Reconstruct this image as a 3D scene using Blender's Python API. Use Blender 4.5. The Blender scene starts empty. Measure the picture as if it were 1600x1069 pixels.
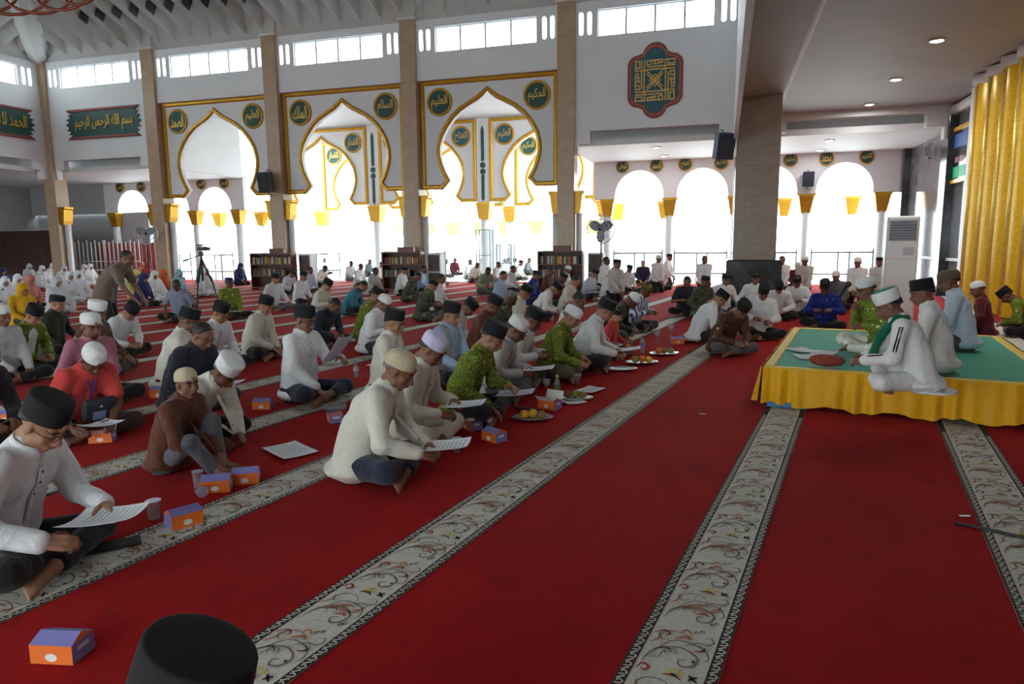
import bpy, math, random
import numpy as np
from mathutils import Matrix, Vector
from mathutils.geometry import tessellate_polygon

SC = bpy.context.scene
COL = SC.collection
RNG = np.random.RandomState(7)
random.seed(7)
PI = math.pi
R = math.radians

# ------------------------------------------------------------------ camera
# world axes follow the building: +Y runs to the arcade, +X to the qibla wall;
# the carpet rows are laid 9.65 degrees off the building axes
cam_d = bpy.data.cameras.new('camera')
cam = bpy.data.objects.new('camera', cam_d)
COL.objects.link(cam)
cam_d.sensor_width = 36.0
cam_d.lens = 36.0 * 1072.0 / 1600.0
cam_d.clip_start = 0.05
cam_d.clip_end = 400
_yaw, _pit, _rol = R(17.1), R(8.14), R(-0.51)
_fh = Vector((-math.sin(_yaw), math.cos(_yaw), 0))
_r0 = Vector((math.cos(_yaw), math.sin(_yaw), 0))
_zz = Vector((0, 0, 1))
_D = _fh * math.cos(_pit) - _zz * math.sin(_pit)
_U0 = _fh * math.sin(_pit) + _zz * math.cos(_pit)
_Rt = _r0 * math.cos(_rol) + _U0 * math.sin(_rol)
_Up = -_r0 * math.sin(_rol) + _U0 * math.cos(_rol)
_m = Matrix((_Rt, _Up, -_D)).transposed().to_4x4()
_m.translation = Vector((0, 0, 1.55))
cam.matrix_world = _m
SC.camera = cam

# ------------------------------------------------------------------ daylight
world = bpy.data.worlds.new('overcast_sky')
SC.world = world
world.use_nodes = True
_bg = world.node_tree.nodes['Background']
_bg.inputs[0].default_value = (0.81, 0.945, 0.975, 1)
_bg.inputs[1].default_value = 7.0

SC.view_settings.view_transform = 'Standard'
SC.view_settings.look = 'None'
SC.view_settings.exposure = 0.5
SC.view_settings.gamma = 1.0
SC.view_settings.use_curve_mapping = False

CARPET = R(-9.65)                     # rotation of the carpet axes in the world
_cc, _cs = math.cos(CARPET), math.sin(CARPET)
def cw(x, y, z=0.0):
    """carpet coordinates -> world"""
    return Vector((x * _cc - y * _cs, x * _cs + y * _cc, z))

# ------------------------------------------------------------------ materials
MATS = {}
def srgb(r, g, b):
    f = lambda c: (c / 12.92 if c <= .04045 else ((c + .055) / 1.055) ** 2.4)
    return (f(r / 255), f(g / 255), f(b / 255), 1)

class NT:
    def __init__(s, name):
        s.m = bpy.data.materials.new(name); s.m.use_nodes = True
        s.t = s.m.node_tree; s.n = s.t.nodes; s.l = s.t.links
        s.b = s.n['Principled BSDF']; MATS[name] = s.m
    def node(s, k, **kw):
        n = s.n.new(k)
        for a, v in kw.items(): setattr(n, a, v)
        return n
    def link(s, a, b): s.l.new(a, b)
    def coord(s, kind='Object', scale=(1, 1, 1), rot=(0, 0, 0)):
        c = s.node('ShaderNodeTexCoord'); mp = s.node('ShaderNodeMapping')
        mp.inputs['Scale'].default_value = scale; mp.inputs['Rotation'].default_value = rot
        s.link(c.outputs[kind], mp.inputs[0]); return mp.outputs[0]
    def noise(s, vec, scale=5, detail=3, rough=.5, dist=0):
        n = s.node('ShaderNodeTexNoise'); n.inputs['Scale'].default_value = scale
        n.inputs['Detail'].default_value = detail; n.inputs['Roughness'].default_value = rough
        n.inputs['Distortion'].default_value = dist
        s.link(vec, n.inputs['Vector']); return n.outputs[0]
    def ramp(s, fac, stops, interp='LINEAR'):
        r = s.node('ShaderNodeValToRGB'); r.color_ramp.interpolation = interp
        e = r.color_ramp.elements
        while len(e) < len(stops): e.new(.5)
        for k, (p, c) in enumerate(stops): e[k].position = p; e[k].color = c
        s.link(fac, r.inputs[0]); return r.outputs[0]
    def mix(s, f, a, b, mode='MIX'):
        n = s.node('ShaderNodeMix', data_type='RGBA', blend_type=mode)
        for sock, v in ((n.inputs[0], f), (n.inputs[6], a), (n.inputs[7], b)):
            if isinstance(v, (int, float)): sock.default_value = v
            elif isinstance(v, tuple): sock.default_value = v
            else: s.link(v, sock)
        return n.outputs[2]
    def math(s, op, a, b=0.0):
        n = s.node('ShaderNodeMath', operation=op)
        for sock, v in ((n.inputs[0], a), (n.inputs[1], b)):
            if isinstance(v, (int, float)): sock.default_value = v
            else: s.link(v, sock)
        return n.outputs[0]
    def bump(s, h, strength=.3, dist=.01):
        n = s.node('ShaderNodeBump'); n.inputs['Strength'].default_value = strength
        n.inputs['Distance'].default_value = dist
        s.link(h, n.inputs['Height']); s.link(n.outputs[0], s.b.inputs['Normal'])
    def base(s, v):
        if isinstance(v, tuple): s.b.inputs['Base Color'].default_value = v
        else: s.link(v, s.b.inputs['Base Color'])
    def set(s, rough=.6, metal=0.0, spec=.5):
        s.b.inputs['Roughness'].default_value = rough; s.b.inputs['Metallic'].default_value = metal
        s.b.inputs['Specular IOR Level'].default_value = spec
        return s

def plain(name, col, rough=.6, metal=0.0, spec=.5, var=.06, nscale=6.0, bump=0.0):
    """one colour with a little procedural variation"""
    if name in MATS: return MATS[name]
    t = NT(name); t.set(rough, metal, spec)
    n = t.noise(t.coord(), nscale, 4)
    dark = tuple(c * (1 - var) for c in col[:3]) + (1,); light = tuple(min(1, c * (1 + var)) for c in col[:3]) + (1,)
    t.base(t.ramp(n, [(.3, dark), (.7, light)]))
    if bump: t.bump(n, bump, .01)
    return t.m

def cloth(name, col, rough=.85, wr=.5):
    if name in MATS: return MATS[name]
    t = NT(name); t.set(rough, 0, .2)
    v = t.coord()
    n = t.noise(v, 7, 3, .55, .6); n2 = t.noise(v, 28, 2)
    t.base(t.mix(t.ramp(n2, [(.35, (.93, .93, .93, 1)), (.65, (1, 1, 1, 1))]), col, col, 'MULTIPLY'))
    t.base(t.mix(1.0, col, t.ramp(n2, [(.3, (.94, .94, .94, 1)), (.7, (1.03, 1.03, 1.03, 1))]), 'MULTIPLY'))
    t.bump(t.noise(t.coord('Object', (1, 1, .7)), 8, 3, .5, .8), wr * 1.3, .04)
    t.b.inputs['Sheen Weight'].default_value = .15
    return t.m

def batik(name, base, ink, spot, scale=26):
    if name in MATS: return MATS[name]
    t = NT(name); t.set(.8, 0, .2); v = t.coord()
    w = t.noise(v, scale, 3, .6, 2.2)
    m = t.ramp(w, [(.43, (0, 0, 0, 1)), (.5, (1, 1, 1, 1)), (.56, (1, 1, 1, 1)), (.62, (0, 0, 0, 1))])
    c = t.mix(m, base, ink)
    vo = t.node('ShaderNodeTexVoronoi'); vo.inputs['Scale'].default_value = scale * .38; t.link(v, vo.inputs['Vector'])
    c = t.mix(t.ramp(vo.outputs[0], [(.0, (1, 1, 1, 1)), (.14, (1, 1, 1, 1)), (.2, (0, 0, 0, 1))]), c, spot)
    t.base(c); t.bump(t.noise(v, 8, 3, .5, .6), .5, .03)
    return t.m

def striped(name, a, b, scale=60, axis='X', thr=.6):
    if name in MATS: return MATS[name]
    t = NT(name); t.set(.85, 0, .2); v = t.coord()
    w = t.node('ShaderNodeTexWave', bands_direction=axis); w.inputs['Scale'].default_value = scale
    t.link(v, w.inputs['Vector'])
    t.base(t.ramp(w.outputs[0], [(thr - .05, a), (thr + .05, b)])); t.bump(t.noise(v, 8, 3, .5, .6), .5, .03)
    return t.m

# ------------------------------------------------------------------ mesh tools
class MB:
    """collects vertices and faces; build() links them as ONE mesh object"""
    def __init__(s): s.v = []; s.f = []; s.mi = []; s.cur = 0
    def add(s, vs, fs):
        o = len(s.v); s.v += [tuple(v) for v in vs]
        for f in fs: s.f.append(tuple(i + o for i in f)); s.mi.append(s.cur)
        return s
    def box(s, x0, x1, y0, y1, z0, z1, M=None):
        vs = [Vector((x, y, z)) for z in (z0, z1) for y in (y0, y1) for x in (x0, x1)]
        if M is not None: vs = [M @ v for v in vs]
        return s.add(vs, [(0, 2, 3, 1), (4, 5, 7, 6), (0, 1, 5, 4), (2, 6, 7, 3), (0, 4, 6, 2), (1, 3, 7, 5)])
    def bev(s, x0, x1, y0, y1, z0, z1, b=.01, M=None):
        """box with chamfered edges"""
        c = Vector(((x0 + x1) / 2, (y0 + y1) / 2, (z0 + z1) / 2)); h = Vector(((x1 - x0) / 2, (y1 - y0) / 2, (z1 - z0) / 2))
        vs = []; idx = {}
        for sx in (-1, 1):
            for sy in (-1, 1):
                for sz in (-1, 1):
                    for a in range(3):
                        p = [sx * (h.x - b), sy * (h.y - b), sz * (h.z - b)]; p[a] = (sx, sy, sz)[a] * h[a]
                        idx[sx, sy, sz, a] = len(vs); vs.append(c + Vector(p))
        fs = []
        sg = (-1, 1)
        for a in range(3):
            u, w = (a + 1) % 3, (a + 2) % 3
            for d in sg:
                q = []
                for (e, g_) in ((-1, -1), (1, -1), (1, 1), (-1, 1)):
                    k = [0, 0, 0]; k[a] = d; k[u] = e; k[w] = g_; q.append(idx[k[0], k[1], k[2], a])
                fs.append(tuple(q if d > 0 else q[::-1]))
            for e in sg:
                for g_ in sg:
                    k0 = [0, 0, 0]; k0[u] = e; k0[w] = g_; k1 = list(k0); k0[a] = -1; k1[a] = 1
                    q = (idx[(*k0, u)], idx[(*k1, u)], idx[(*k1, w)], idx[(*k0, w)])
                    fs.append(q if e * g_ < 0 else q[::-1])
        for sx in sg:
            for sy in sg:
                for sz in sg:
                    q = tuple(idx[sx, sy, sz, a] for a in range(3)); fs.append(q if sx * sy * sz > 0 else q[::-1])
        if M is not None: vs = [M @ v for v in vs]
        return s.add(vs, fs)
    def lathe(s, prof, n=20, sx=1.0, sy=1.0, M=None, cap=True):
        vs = []; fs = []
        for (r, z) in prof:
            for k in range(n):
                a = 2 * PI * k / n; vs.append(Vector((r * sx * math.cos(a), r * sy * math.sin(a), z)))
        for i in range(len(prof) - 1):
            for k in range(n):
                k2 = (k + 1) % n; fs.append((i * n + k, i * n + k2, (i + 1) * n + k2, (i + 1) * n + k))
        if cap:
            fs.append(tuple(range(n))[::-1]); fs.append(tuple((len(prof) - 1) * n + k for k in range(n)))
        if M is not None: vs = [M @ v for v in vs]
        return s.add(vs, fs)
    def tube(s, pts, r, n=8, closed=False, taper=None):
        pts = [Vector(p) for p in pts]; N = len(pts); vs = []; fs = []; up = None
        for i, p in enumerate(pts):
            if closed: t = pts[(i + 1) % N] - pts[i - 1]
            else: t = pts[min(i + 1, N - 1)] - pts[max(i - 1, 0)]
            t.normalize()
            if up is None: up = Vector((0, 0, 1)) if abs(t.z) < .9 else Vector((1, 0, 0))
            a = t.cross(up); a.normalize(); up = a.cross(t); up.normalize()
            rr = r if taper is None else r * taper[i]
            for k in range(n):
                q = 2 * PI * k / n; vs.append(p + a * (rr * math.cos(q)) + up * (rr * math.sin(q)))
        M = N if closed else N - 1
        for i in range(M):
            for k in range(n):
                k2 = (k + 1) % n; j = (i + 1) % N
                fs.append((i * n + k, i * n + k2, j * n + k2, j * n + k))
        if not closed: fs.append(tuple(range(n))[::-1]); fs.append(tuple((N - 1) * n + k for k in range(n)))
        return s.add(vs, fs)
    def plate(s, outer, holes, T, thick):
        """flat polygon (with holes) in 2-D, mapped by T(u, v, d); d runs over the thickness"""
        loops = [list(outer)] + [list(h) for h in holes]
        tris = tessellate_polygon([[Vector((u, v, 0)) for u, v in L] for L in loops])
        flat = [p for L in loops for p in L]; n = len(flat)
        vs = [T(u, v, 0) for u, v in flat] + [T(u, v, thick) for u, v in flat]
        fs = []
        for t in tris:
            a, b, c = (Vector((*flat[i], 0)) for i in t)
            if (b - a).cross(c - a).z < 0: t = t[::-1]
            fs.append(tuple(t)); fs.append(tuple(i + n for i in t[::-1]))
        o = 0
        for L in loops:
            m = len(L)
            for k in range(m):
                a, b = o + k, o + (k + 1) % m; fs.append((a, a + n, b + n, b))
            o += m
        return s.add(vs, fs)
    def strip(s, path, w, T, d0, d1, closed=False):
        """raised moulding of width w along a 2-D path, mapped by T(u, v, d)"""
        P = [Vector((a, b)) for a, b in path]; N = len(P); L = []; Rr = []
        for i, p in enumerate(P):
            if closed: t0 = (p - P[i - 1]).normalized(); t1 = (P[(i + 1) % N] - p).normalized()
            else:
                t0 = (p - P[i - 1]).normalized() if i else (P[1] - p).normalized()
                t1 = (P[i + 1] - p).normalized() if i < N - 1 else t0
            nn = Vector((-(t0.y + t1.y), t0.x + t1.x))
            if nn.length < 1e-6: nn = Vector((-t0.y, t0.x))
            nn.normalize(); c = max(.35, nn.dot(Vector((-t0.y, t0.x))))
            L.append(p + nn * (w / 2 / c)); Rr.append(p - nn * (w / 2 / c))
        vs = []; fs = []
        for i in range(N):
            mid = (L[i] + Rr[i]) / 2; li = mid + (L[i] - mid) * .45; ri = mid + (Rr[i] - mid) * .45
            vs += [T(L[i].x, L[i].y, d0), T(L[i].x, L[i].y, (d0 + d1) / 2), T(li.x, li.y, d1), T(ri.x, ri.y, d1),
                   T(Rr[i].x, Rr[i].y, (d0 + d1) / 2), T(Rr[i].x, Rr[i].y, d0)]
        M = N if closed else N - 1
        for i in range(M):
            j = (i + 1) % N
            for k in range(5): fs.append((i * 6 + k, i * 6 + k + 1, j * 6 + k + 1, j * 6 + k))
        return s.add(vs, fs)
    def mesh(s, name, smooth=False):
        me = bpy.data.meshes.new(name); me.from_pydata(s.v, [], s.f)
        if smooth: me.polygons.foreach_set('use_smooth', [True] * len(me.polygons))
        if any(s.mi): me.polygons.foreach_set('material_index', s.mi)
        me.update(); return me
    def build(s, name, m=None, parent=None, smooth=False, fix=True, auto=None):
        me = s.mesh(name, smooth)
        if fix:
            import bmesh
            bm = bmesh.new(); bm.from_mesh(me); bmesh.ops.recalc_face_normals(bm, faces=bm.faces); bm.to_mesh(me); bm.free()
        if auto is not None:
            me.polygons.foreach_set('use_smooth', [True] * len(me.polygons)); me.set_sharp_from_angle(angle=R(auto))
        ms = m if isinstance(m, (list, tuple)) else [m]
        for k in ms: me.materials.append(k)
        return link(name, me, parent)

def link(name, data, parent=None, M=None):
    o = bpy.data.objects.new(name, data); COL.objects.link(o)
    if parent is not None: o.parent = parent
    if M is not None: o.matrix_local = M
    return o
def tag(o, label=None, cat=None, group=None, kind=None):
    if label: o['label'] = label
    if cat: o['category'] = cat
    if group: o['group'] = group
    if kind: o['kind'] = kind
    return o
def empty(name, loc=(0, 0, 0), rz=0.0, label=None, cat=None, group=None, s=1.0):
    o = bpy.data.objects.new(name, None); COL.objects.link(o); o.empty_display_size = .1
    o.location = loc; o.rotation_euler = (0, 0, rz); o.scale = (s, s, s)
    return tag(o, label, cat, group)
def copy_tree(o, parent=None):
    c = o.copy(); COL.objects.link(c)
    c.parent = parent
    if parent is not None: c.matrix_parent_inverse = o.matrix_parent_inverse.copy()
    for ch in list(o.children): copy_tree(ch, c)
    return c
def shared(name, me, m, parent=None, M=None):
    """object with shared mesh data and its own material"""
    if not me.materials: me.materials.append(None)
    o = link(name, me, parent, M); o.material_slots[0].link = 'OBJECT'; o.material_slots[0].material = m
    return o

# ------------------------------------------------------------------ shared materials
WHITE = plain('wall_white', srgb(226, 227, 230), .55, var=.025, nscale=1.2)
SOFFIT = plain('soffit_white', srgb(214, 214, 216), .6, var=.03, nscale=1.0)
GREYC = plain('ceiling_grey', srgb(205, 204, 205), .6, var=.03, nscale=.8)
ROOFM = plain('roof_plaster', srgb(186, 187, 184), .75, var=.04, nscale=.7)
CONC = plain('grey_render', srgb(164, 164, 166), .7, var=.06, nscale=1.5)
GOLD = plain('gold_paint', srgb(196, 146, 40), .32, .55, var=.14, nscale=7)
GOLDB = plain('gold_bright', srgb(226, 172, 60), .38, .35, var=.1, nscale=7)
ALU = plain('aluminium', srgb(186, 190, 194), .4, .5)
RAIL = plain('rail_steel', srgb(190, 192, 195), .35, .6)
BLACK = plain('black_plastic', srgb(24, 25, 28), .45)
WOOD = plain('red_wood', srgb(112, 52, 38), .4, var=.18, nscale=9)
WOODD = plain('dark_wood', srgb(66, 30, 26), .45, var=.2, nscale=7)
def t_tile(name, a, b, gap, sc, rough=.3):
    t = NT(name); t.set(rough, 0, .5)
    c = t.node('ShaderNodeTexCoord'); sep = t.node('ShaderNodeSeparateXYZ'); com = t.node('ShaderNodeCombineXYZ')
    t.link(c.outputs['Object'], sep.inputs[0])
    t.link(t.math('ADD', sep.outputs[0], sep.outputs[1]), com.inputs[0]); t.link(sep.outputs[2], com.inputs[1])
    br = t.node('ShaderNodeTexBrick'); br.inputs['Scale'].default_value = sc
    br.inputs['Color1'].default_value = a; br.inputs['Color2'].default_value = b; br.inputs['Mortar'].default_value = gap
    br.inputs['Mortar Size'].default_value = .012; br.inputs['Brick Width'].default_value = .9; br.inputs['Row Height'].default_value = .16
    t.link(com.outputs[0], br.inputs['Vector'])
    n = t.noise(c.outputs['Object'], 3.0, 4)
    t.base(t.mix(1.0, br.outputs[0], t.ramp(n, [(.3, (.9, .9, .9, 1)), (.7, (1.04, 1.04, 1.04, 1))]), 'MULTIPLY'))
    t.bump(br.outputs['Fac'], -.25, .01)
    return t.m
BEIGE = t_tile('beige_tile', srgb(190, 164, 136), srgb(182, 155, 128), srgb(160, 134, 110), 2.6)
DARKT = t_tile('taupe_tile', srgb(150, 138, 128), srgb(142, 130, 120), srgb(122, 112, 104), 3.2, .12)
def t_marble(name, a, b, rough=.12, sc=1.2):
    t = NT(name); t.set(rough, 0, .6); v = t.coord()
    n = t.noise(v, sc, 8, .62, 1.6); t.base(t.ramp(n, [(.3, a), (.52, b), (.56, a), (.8, b)])); return t.m
DMARB = t_marble('dark_marble', srgb(100, 99, 106), srgb(114, 113, 120), .07)
BMARB = t_marble('black_granite', srgb(34, 36, 40), srgb(54, 56, 60), .15)
GREEN = plain('panel_green', srgb(28, 74, 66), .5, var=.12)
TEAL = plain('panel_teal', srgb(38, 92, 104), .5, var=.12)
MAROON = plain('frame_maroon', srgb(136, 62, 58), .5, var=.1)
GILT = plain('gilt_letter', srgb(216, 180, 96), .35, .4, var=.08)
def t_glass(name, col, a, milk=0.0):
    t = NT(name); tr = t.node('ShaderNodeBsdfTransparent'); tr.inputs[0].default_value = col
    gl = t.node('ShaderNodeBsdfGlossy'); gl.inputs['Roughness'].default_value = .05
    mx = t.node('ShaderNodeMixShader'); fr = t.node('ShaderNodeLayerWeight'); fr.inputs[0].default_value = .25
    t.link(t.math('MULTIPLY', fr.outputs['Fresnel'], a), mx.inputs[0]); t.link(tr.outputs[0], mx.inputs[1]); t.link(gl.outputs[0], mx.inputs[2])
    if milk:
        df = t.node('ShaderNodeBsdfDiffuse'); df.inputs[0].default_value = (.9, .92, .94, 1); m2 = t.node('ShaderNodeMixShader'); m2.inputs[0].default_value = milk
        t.link(mx.outputs[0], m2.inputs[1]); t.link(df.outputs[0], m2.inputs[2]); mx = m2
    t.link(mx.outputs[0], t.n['Material Output'].inputs[0]); return t.m
PANE = t_glass('window_glass', (.93, .96, .97, 1), .6)
CUPG = t_glass('clear_plastic', (.97, .98, .98, 1), 1.0, .16)

# ------------------------------------------------------------------ floor and carpet
def t_carpet():
    t = NT('red_carpet'); t.set(.95, 0, .1); v = t.coord()
    n = t.noise(v, .9, 6, .65); n2 = t.noise(v, 5, 4, .6, .4); f = t.noise(v, 260, 2)
    c = t.ramp(n, [(.3, srgb(146, 4, 12)), (.7, srgb(170, 6, 16))])
    c = t.mix(t.ramp(n2, [(.28, (.5, .5, .5, 1)), (.45, (0, 0, 0, 1))]), c, srgb(112, 5, 12))
    c = t.mix(1.0, c, t.ramp(f, [(.2, (.8, .8, .8, 1)), (.8, (1.12, 1.12, 1.12, 1))]), 'MULTIPLY')
    t.base(c); t.bump(f, .5, .004); t.b.inputs['Sheen Weight'].default_value = .08; t.b.inputs['Sheen Roughness'].default_value = .5
    t.b.inputs['Sheen Tint'].default_value = (1, .35, .3, 1); return t.m
def t_stripe():
    t = NT('cream_stripe'); t.set(.95, 0, .1); v = t.coord()
    n = t.noise(v, 16, 3, .5, 2.5)
    m = t.ramp(n, [(.44, (0, 0, 0, 1)), (.48, (1, 1, 1, 1)), (.5, (1, 1, 1, 1)), (.54, (0, 0, 0, 1))])
    f = t.noise(v, 300, 2)
    c = t.mix(t.math('MULTIPLY', m, .25), srgb(216, 213, 202), srgb(138, 128, 112))
    t.base(t.mix(1.0, c, t.ramp(f, [(.2, (.88, .88, .88, 1)), (.8, (1.06, 1.06, 1.06, 1))]), 'MULTIPLY')); t.bump(f, .4, .003); return t.m
CARPETM = t_carpet(); STRIPE = t_stripe()
CREAM = plain('cream_yarn', srgb(205, 200, 186), .95, var=.05, nscale=60)
SDARK = plain('stripe_dark', srgb(48, 34, 34), .95, var=.15, nscale=80)
SGREY = plain('scroll_grey', srgb(122, 114, 100), .95, var=.15, nscale=60)
SRED = plain('scroll_red', srgb(150, 52, 48), .95, var=.15, nscale=60)
SOCH = plain('scroll_ochre', srgb(178, 120, 84), .95, var=.15, nscale=60)
SYEL = plain('scroll_yellow', srgb(212, 190, 90), .95, var=.1, nscale=60)

HX0, HX1, HY0, HY1 = -26.62, .21, -4.9, 22.1       # the main hall
b = MB(); b.box(-27.6, 6.0, -6.2, 27.0, -.12, 0)
floor = b.build('floor', CARPETM); tag(floor, kind='structure', label='red prayer carpet floor with cream scroll stripes')
def clip_poly(P, axis, lim, keep_less):
    out = []
    for i in range(len(P)):
        a, c = P[i - 1], P[i]; da = (a[axis] - lim) * (1 if keep_less else -1); dc = (c[axis] - lim) * (1 if keep_less else -1)
        if (da <= 0) != (dc <= 0):
            t = da / (da - dc); out.append((a[0] + (c[0] - a[0]) * t, a[1] + (c[1] - a[1]) * t))
        if dc <= 0: out.append(c)
    return out
def carpet_band(x0, x1, z, bld):
    P = [tuple(cw(x, y)[:2]) for x, y in ((x0, -20), (x1, -20), (x1, 45), (x0, 45))]
    for ax, lim, less in ((0, 5.9, True), (0, -27.5, False), (1, 26.9, True), (1, -6.1, False)):
        P = clip_poly(P, ax, lim, less)
        if len(P) < 3: return False
    bld.add([(p[0], p[1], z) for p in P], [tuple(range(len(P)))]); return True
def spiral(cx, cy, r0, r1, a0, turns, n=26):
    return [(cx + (r0 + (r1 - r0) * t) * math.cos(a0 + turns * 2 * PI * t), cy + (r0 + (r1 - r0) * t) * math.sin(a0 + turns * 2 * PI * t)) for t in np.linspace(0, 1, n)]
def ribbon(bld, path, w, T, taper=True):
    P = [Vector(p) for p in path]; vs = []; n = len(P)
    for i, p in enumerate(P):
        t = (P[min(i + 1, n - 1)] - P[max(0, i - 1)]).normalized(); k = w / 2 * (1 if not taper else (.35 + .65 * math.sin(PI * (i + .5) / n)))
        nn = Vector((-t.y, t.x)) * k; vs += [T(p.x + nn.x, p.y + nn.y), T(p.x - nn.x, p.y - nn.y)]
    bld.add(vs, [(2 * i, 2 * i + 1, 2 * i + 3, 2 * i + 2) for i in range(n - 1)])
def curve(*pts, n=14):
    """smooth path through a few points (Catmull-Rom)"""
    P = [Vector(p) for p in pts]; P = [P[0] * 2 - P[1]] + P + [P[-1] * 2 - P[-2]]; out = []
    for i in range(1, len(P) - 2):
        for t in np.linspace(0, 1, n, endpoint=i == len(P) - 3):
            a, b_, c, d = P[i - 1:i + 3]; q = .5 * ((2 * b_) + (c - a) * t + (2 * a - 5 * b_ + 4 * c - d) * t * t + (3 * b_ - a - 3 * c + d) * t ** 3); out.append((q.x, q.y))
    return out
PER = .66
def motif(bld, T):
    """one repeat of the vine scroll, u across the stripe (-.125..+.125), v along it"""
    G, RD, OC, YL, DK = 0, 1, 2, 3, 4; SD_ = 4
    def rb(c, w, path): bld.cur = c; ribbon(bld, path, w, T)
    for m, v0 in ((1, 0.0), (1, .33)):
        rb(G, .010, curve((-.11, v0 + .02), (-.085, v0 + .11), (.0, v0 + .16), (.075, v0 + .12), (.07, v0 + .06), (.03, v0 + .045), (.015, v0 + .075), (.04, v0 + .09)))
        rb(G, .007, curve((-.10, v0 + .06), (-.03, v0 + .20), (.08, v0 + .19), (.115, v0 + .13), (.10, v0 + .10)))
        rb(G, .006, curve((.0, v0 + .16), (.05, v0 + .215), (.1, v0 + .22), (.112, v0 + .25)))
    for v0 in (.02, .35):
        rb(G, .006, curve((-.03, v0 + .07), (-.05, v0 + .10), (-.02, v0 + .12), (.0, v0 + .10), (-.015, v0 + .085))); rb(G, .006, curve((.03, v0 + .20), (.0, v0 + .24), (-.06, v0 + .24), (-.09, v0 + .20), (-.07, v0 + .17), (-.045, v0 + .19)))
        rb(OC, .010, curve((-.115, v0 + .13), (-.09, v0 + .17), (-.095, v0 + .21))); rb(RD, .009, curve((.055, v0 + .14), (.085, v0 + .15), (.09, v0 + .18)))
        rb(SD_, .004, curve((.09, v0 + .2), (.115, v0 + .22), (.1, v0 + .25), (.075, v0 + .24)))
    rb(RD, .011, curve((-.115, .30), (-.10, .335), (-.075, .32), (-.085, .295), (-.10, .305)))
    rb(OC, .016, curve((-.085, .11), (-.02, .145), (.04, .135), (.10, .16))); rb(OC, .013, curve((-.06, .14), (.0, .18), (.05, .18)))
    rb(RD, .010, curve((.0, .10), (.04, .115), (.06, .10))); rb(RD, .009, curve((-.09, .44), (-.05, .47), (-.02, .45)))
    rb(OC, .018, curve((-.03, .545), (.01, .575), (.035, .56))); rb(OC, .012, curve((-.02, .60), (.0, .62), (.03, .60)))
    rb(RD, .010, curve((-.115, .555), (-.08, .585), (-.055, .57), (-.07, .55))); rb(RD, .012, curve((-.02, .30), (.02, .31), (.05, .29)))
    rb(DK, .014, [(.075, .30), (.085, .32), (.1, .33)]); rb(DK, .012, [(.07, .33), (.085, .315), (.105, .30)])
    for u, v in ((.0, .325), (.02, .345), (.045, .33), (.02, .31)): rb(YL, .02, [(u - .008, v - .006), (u, v), (u + .008, v + .006)])
    for u, v in ((.085, .045), (.1, .06), (.04, .62), (.06, .635)):
        rb(DK, .005, [(u + .008 * math.cos(a), v + .008 * math.sin(a)) for a in np.linspace(0, 2 * PI, 9)])
    rb(DK, .008, [(.06, .42), (.075, .42)]); rb(DK, .008, [(.0675, .412), (.0675, .428)])
    rb(G, .005, curve((-.11, .38), (-.06, .40), (-.05, .44), (-.01, .45))); rb(G, .005, curve((.02, .52), (.07, .53), (.09, .50), (.11, .53)))
def edge_scroll(bld, T, v):
    bld.cur = 0
    ribbon(bld, curve((-.013, v), (.010, v + .006), (.013, v + .02), (-.002, v + .026), (-.008, v + .016), n=5), .007, T, False)
    ribbon(bld, curve((-.014, v + .03), (-.004, v + .036), (.004, v + .046), (.013, v + .05), n=4), .008, T, False)
for k in range(-18, 5):
    xc = -.535 + 1.375 * k; bs = MB()
    if not carpet_band(xc - .172, xc + .172, .003, bs): continue
    st = bs.build('carpet_stripe', STRIPE, floor, fix=False)
    for s_ in (-1, 1):
        bs = MB()
        if carpet_band(xc + s_ * .149 - .022, xc + s_ * .149 + .022, .005, bs): bs.build('stripe_border', SDARK, st, fix=False)
    if -4 <= k <= 1:
        v1 = {1: 7.4, 0: 7.4, -1: 10.5, -2: 8.0, -3: 8.0, -4: 9}[k]; v0 = {1: 3, 0: 1.6, -1: 1.0, -2: .6, -3: 2.5, -4: 4}[k]
        bl = MB(); v = v0 - (v0 % PER)
        while v < v1:
            motif(bl, lambda u, w, v=v: cw(xc + u, v + w, .0065)); v += PER
        o = bl.build('scroll_pattern', [SGREY, SRED, SOCH, SYEL, SDARK], st, fix=False); tag(o, kind='stuff')
        bl = MB(); v = v0
        while v < v1 - 1:
            for s_ in (-1, 1): edge_scroll(bl, lambda u, w: cw(xc + s_ * .149 + u, w, .0065), v)
            v += .056
        o = bl.build('edge_pattern', CREAM, st, fix=False); tag(o, kind='stuff')
b = MB(); b.box(-90, 60, -60, 130, -.3, -.13); b.cur = 0
ground = b.build('ground_outside', plain('pale_paving', srgb(205, 205, 200), .8)); tag(ground, kind='structure', label='pale paving outside the arcade')
b = MB(); b.box(-40, 6.0, 27.0, 44, -.13, -.01); fl2 = b.build('floor_gallery', plain('white_tile_floor', srgb(222, 222, 220), .25)); tag(fl2, kind='structure', label='pale tiled floor of the outer gallery')

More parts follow.
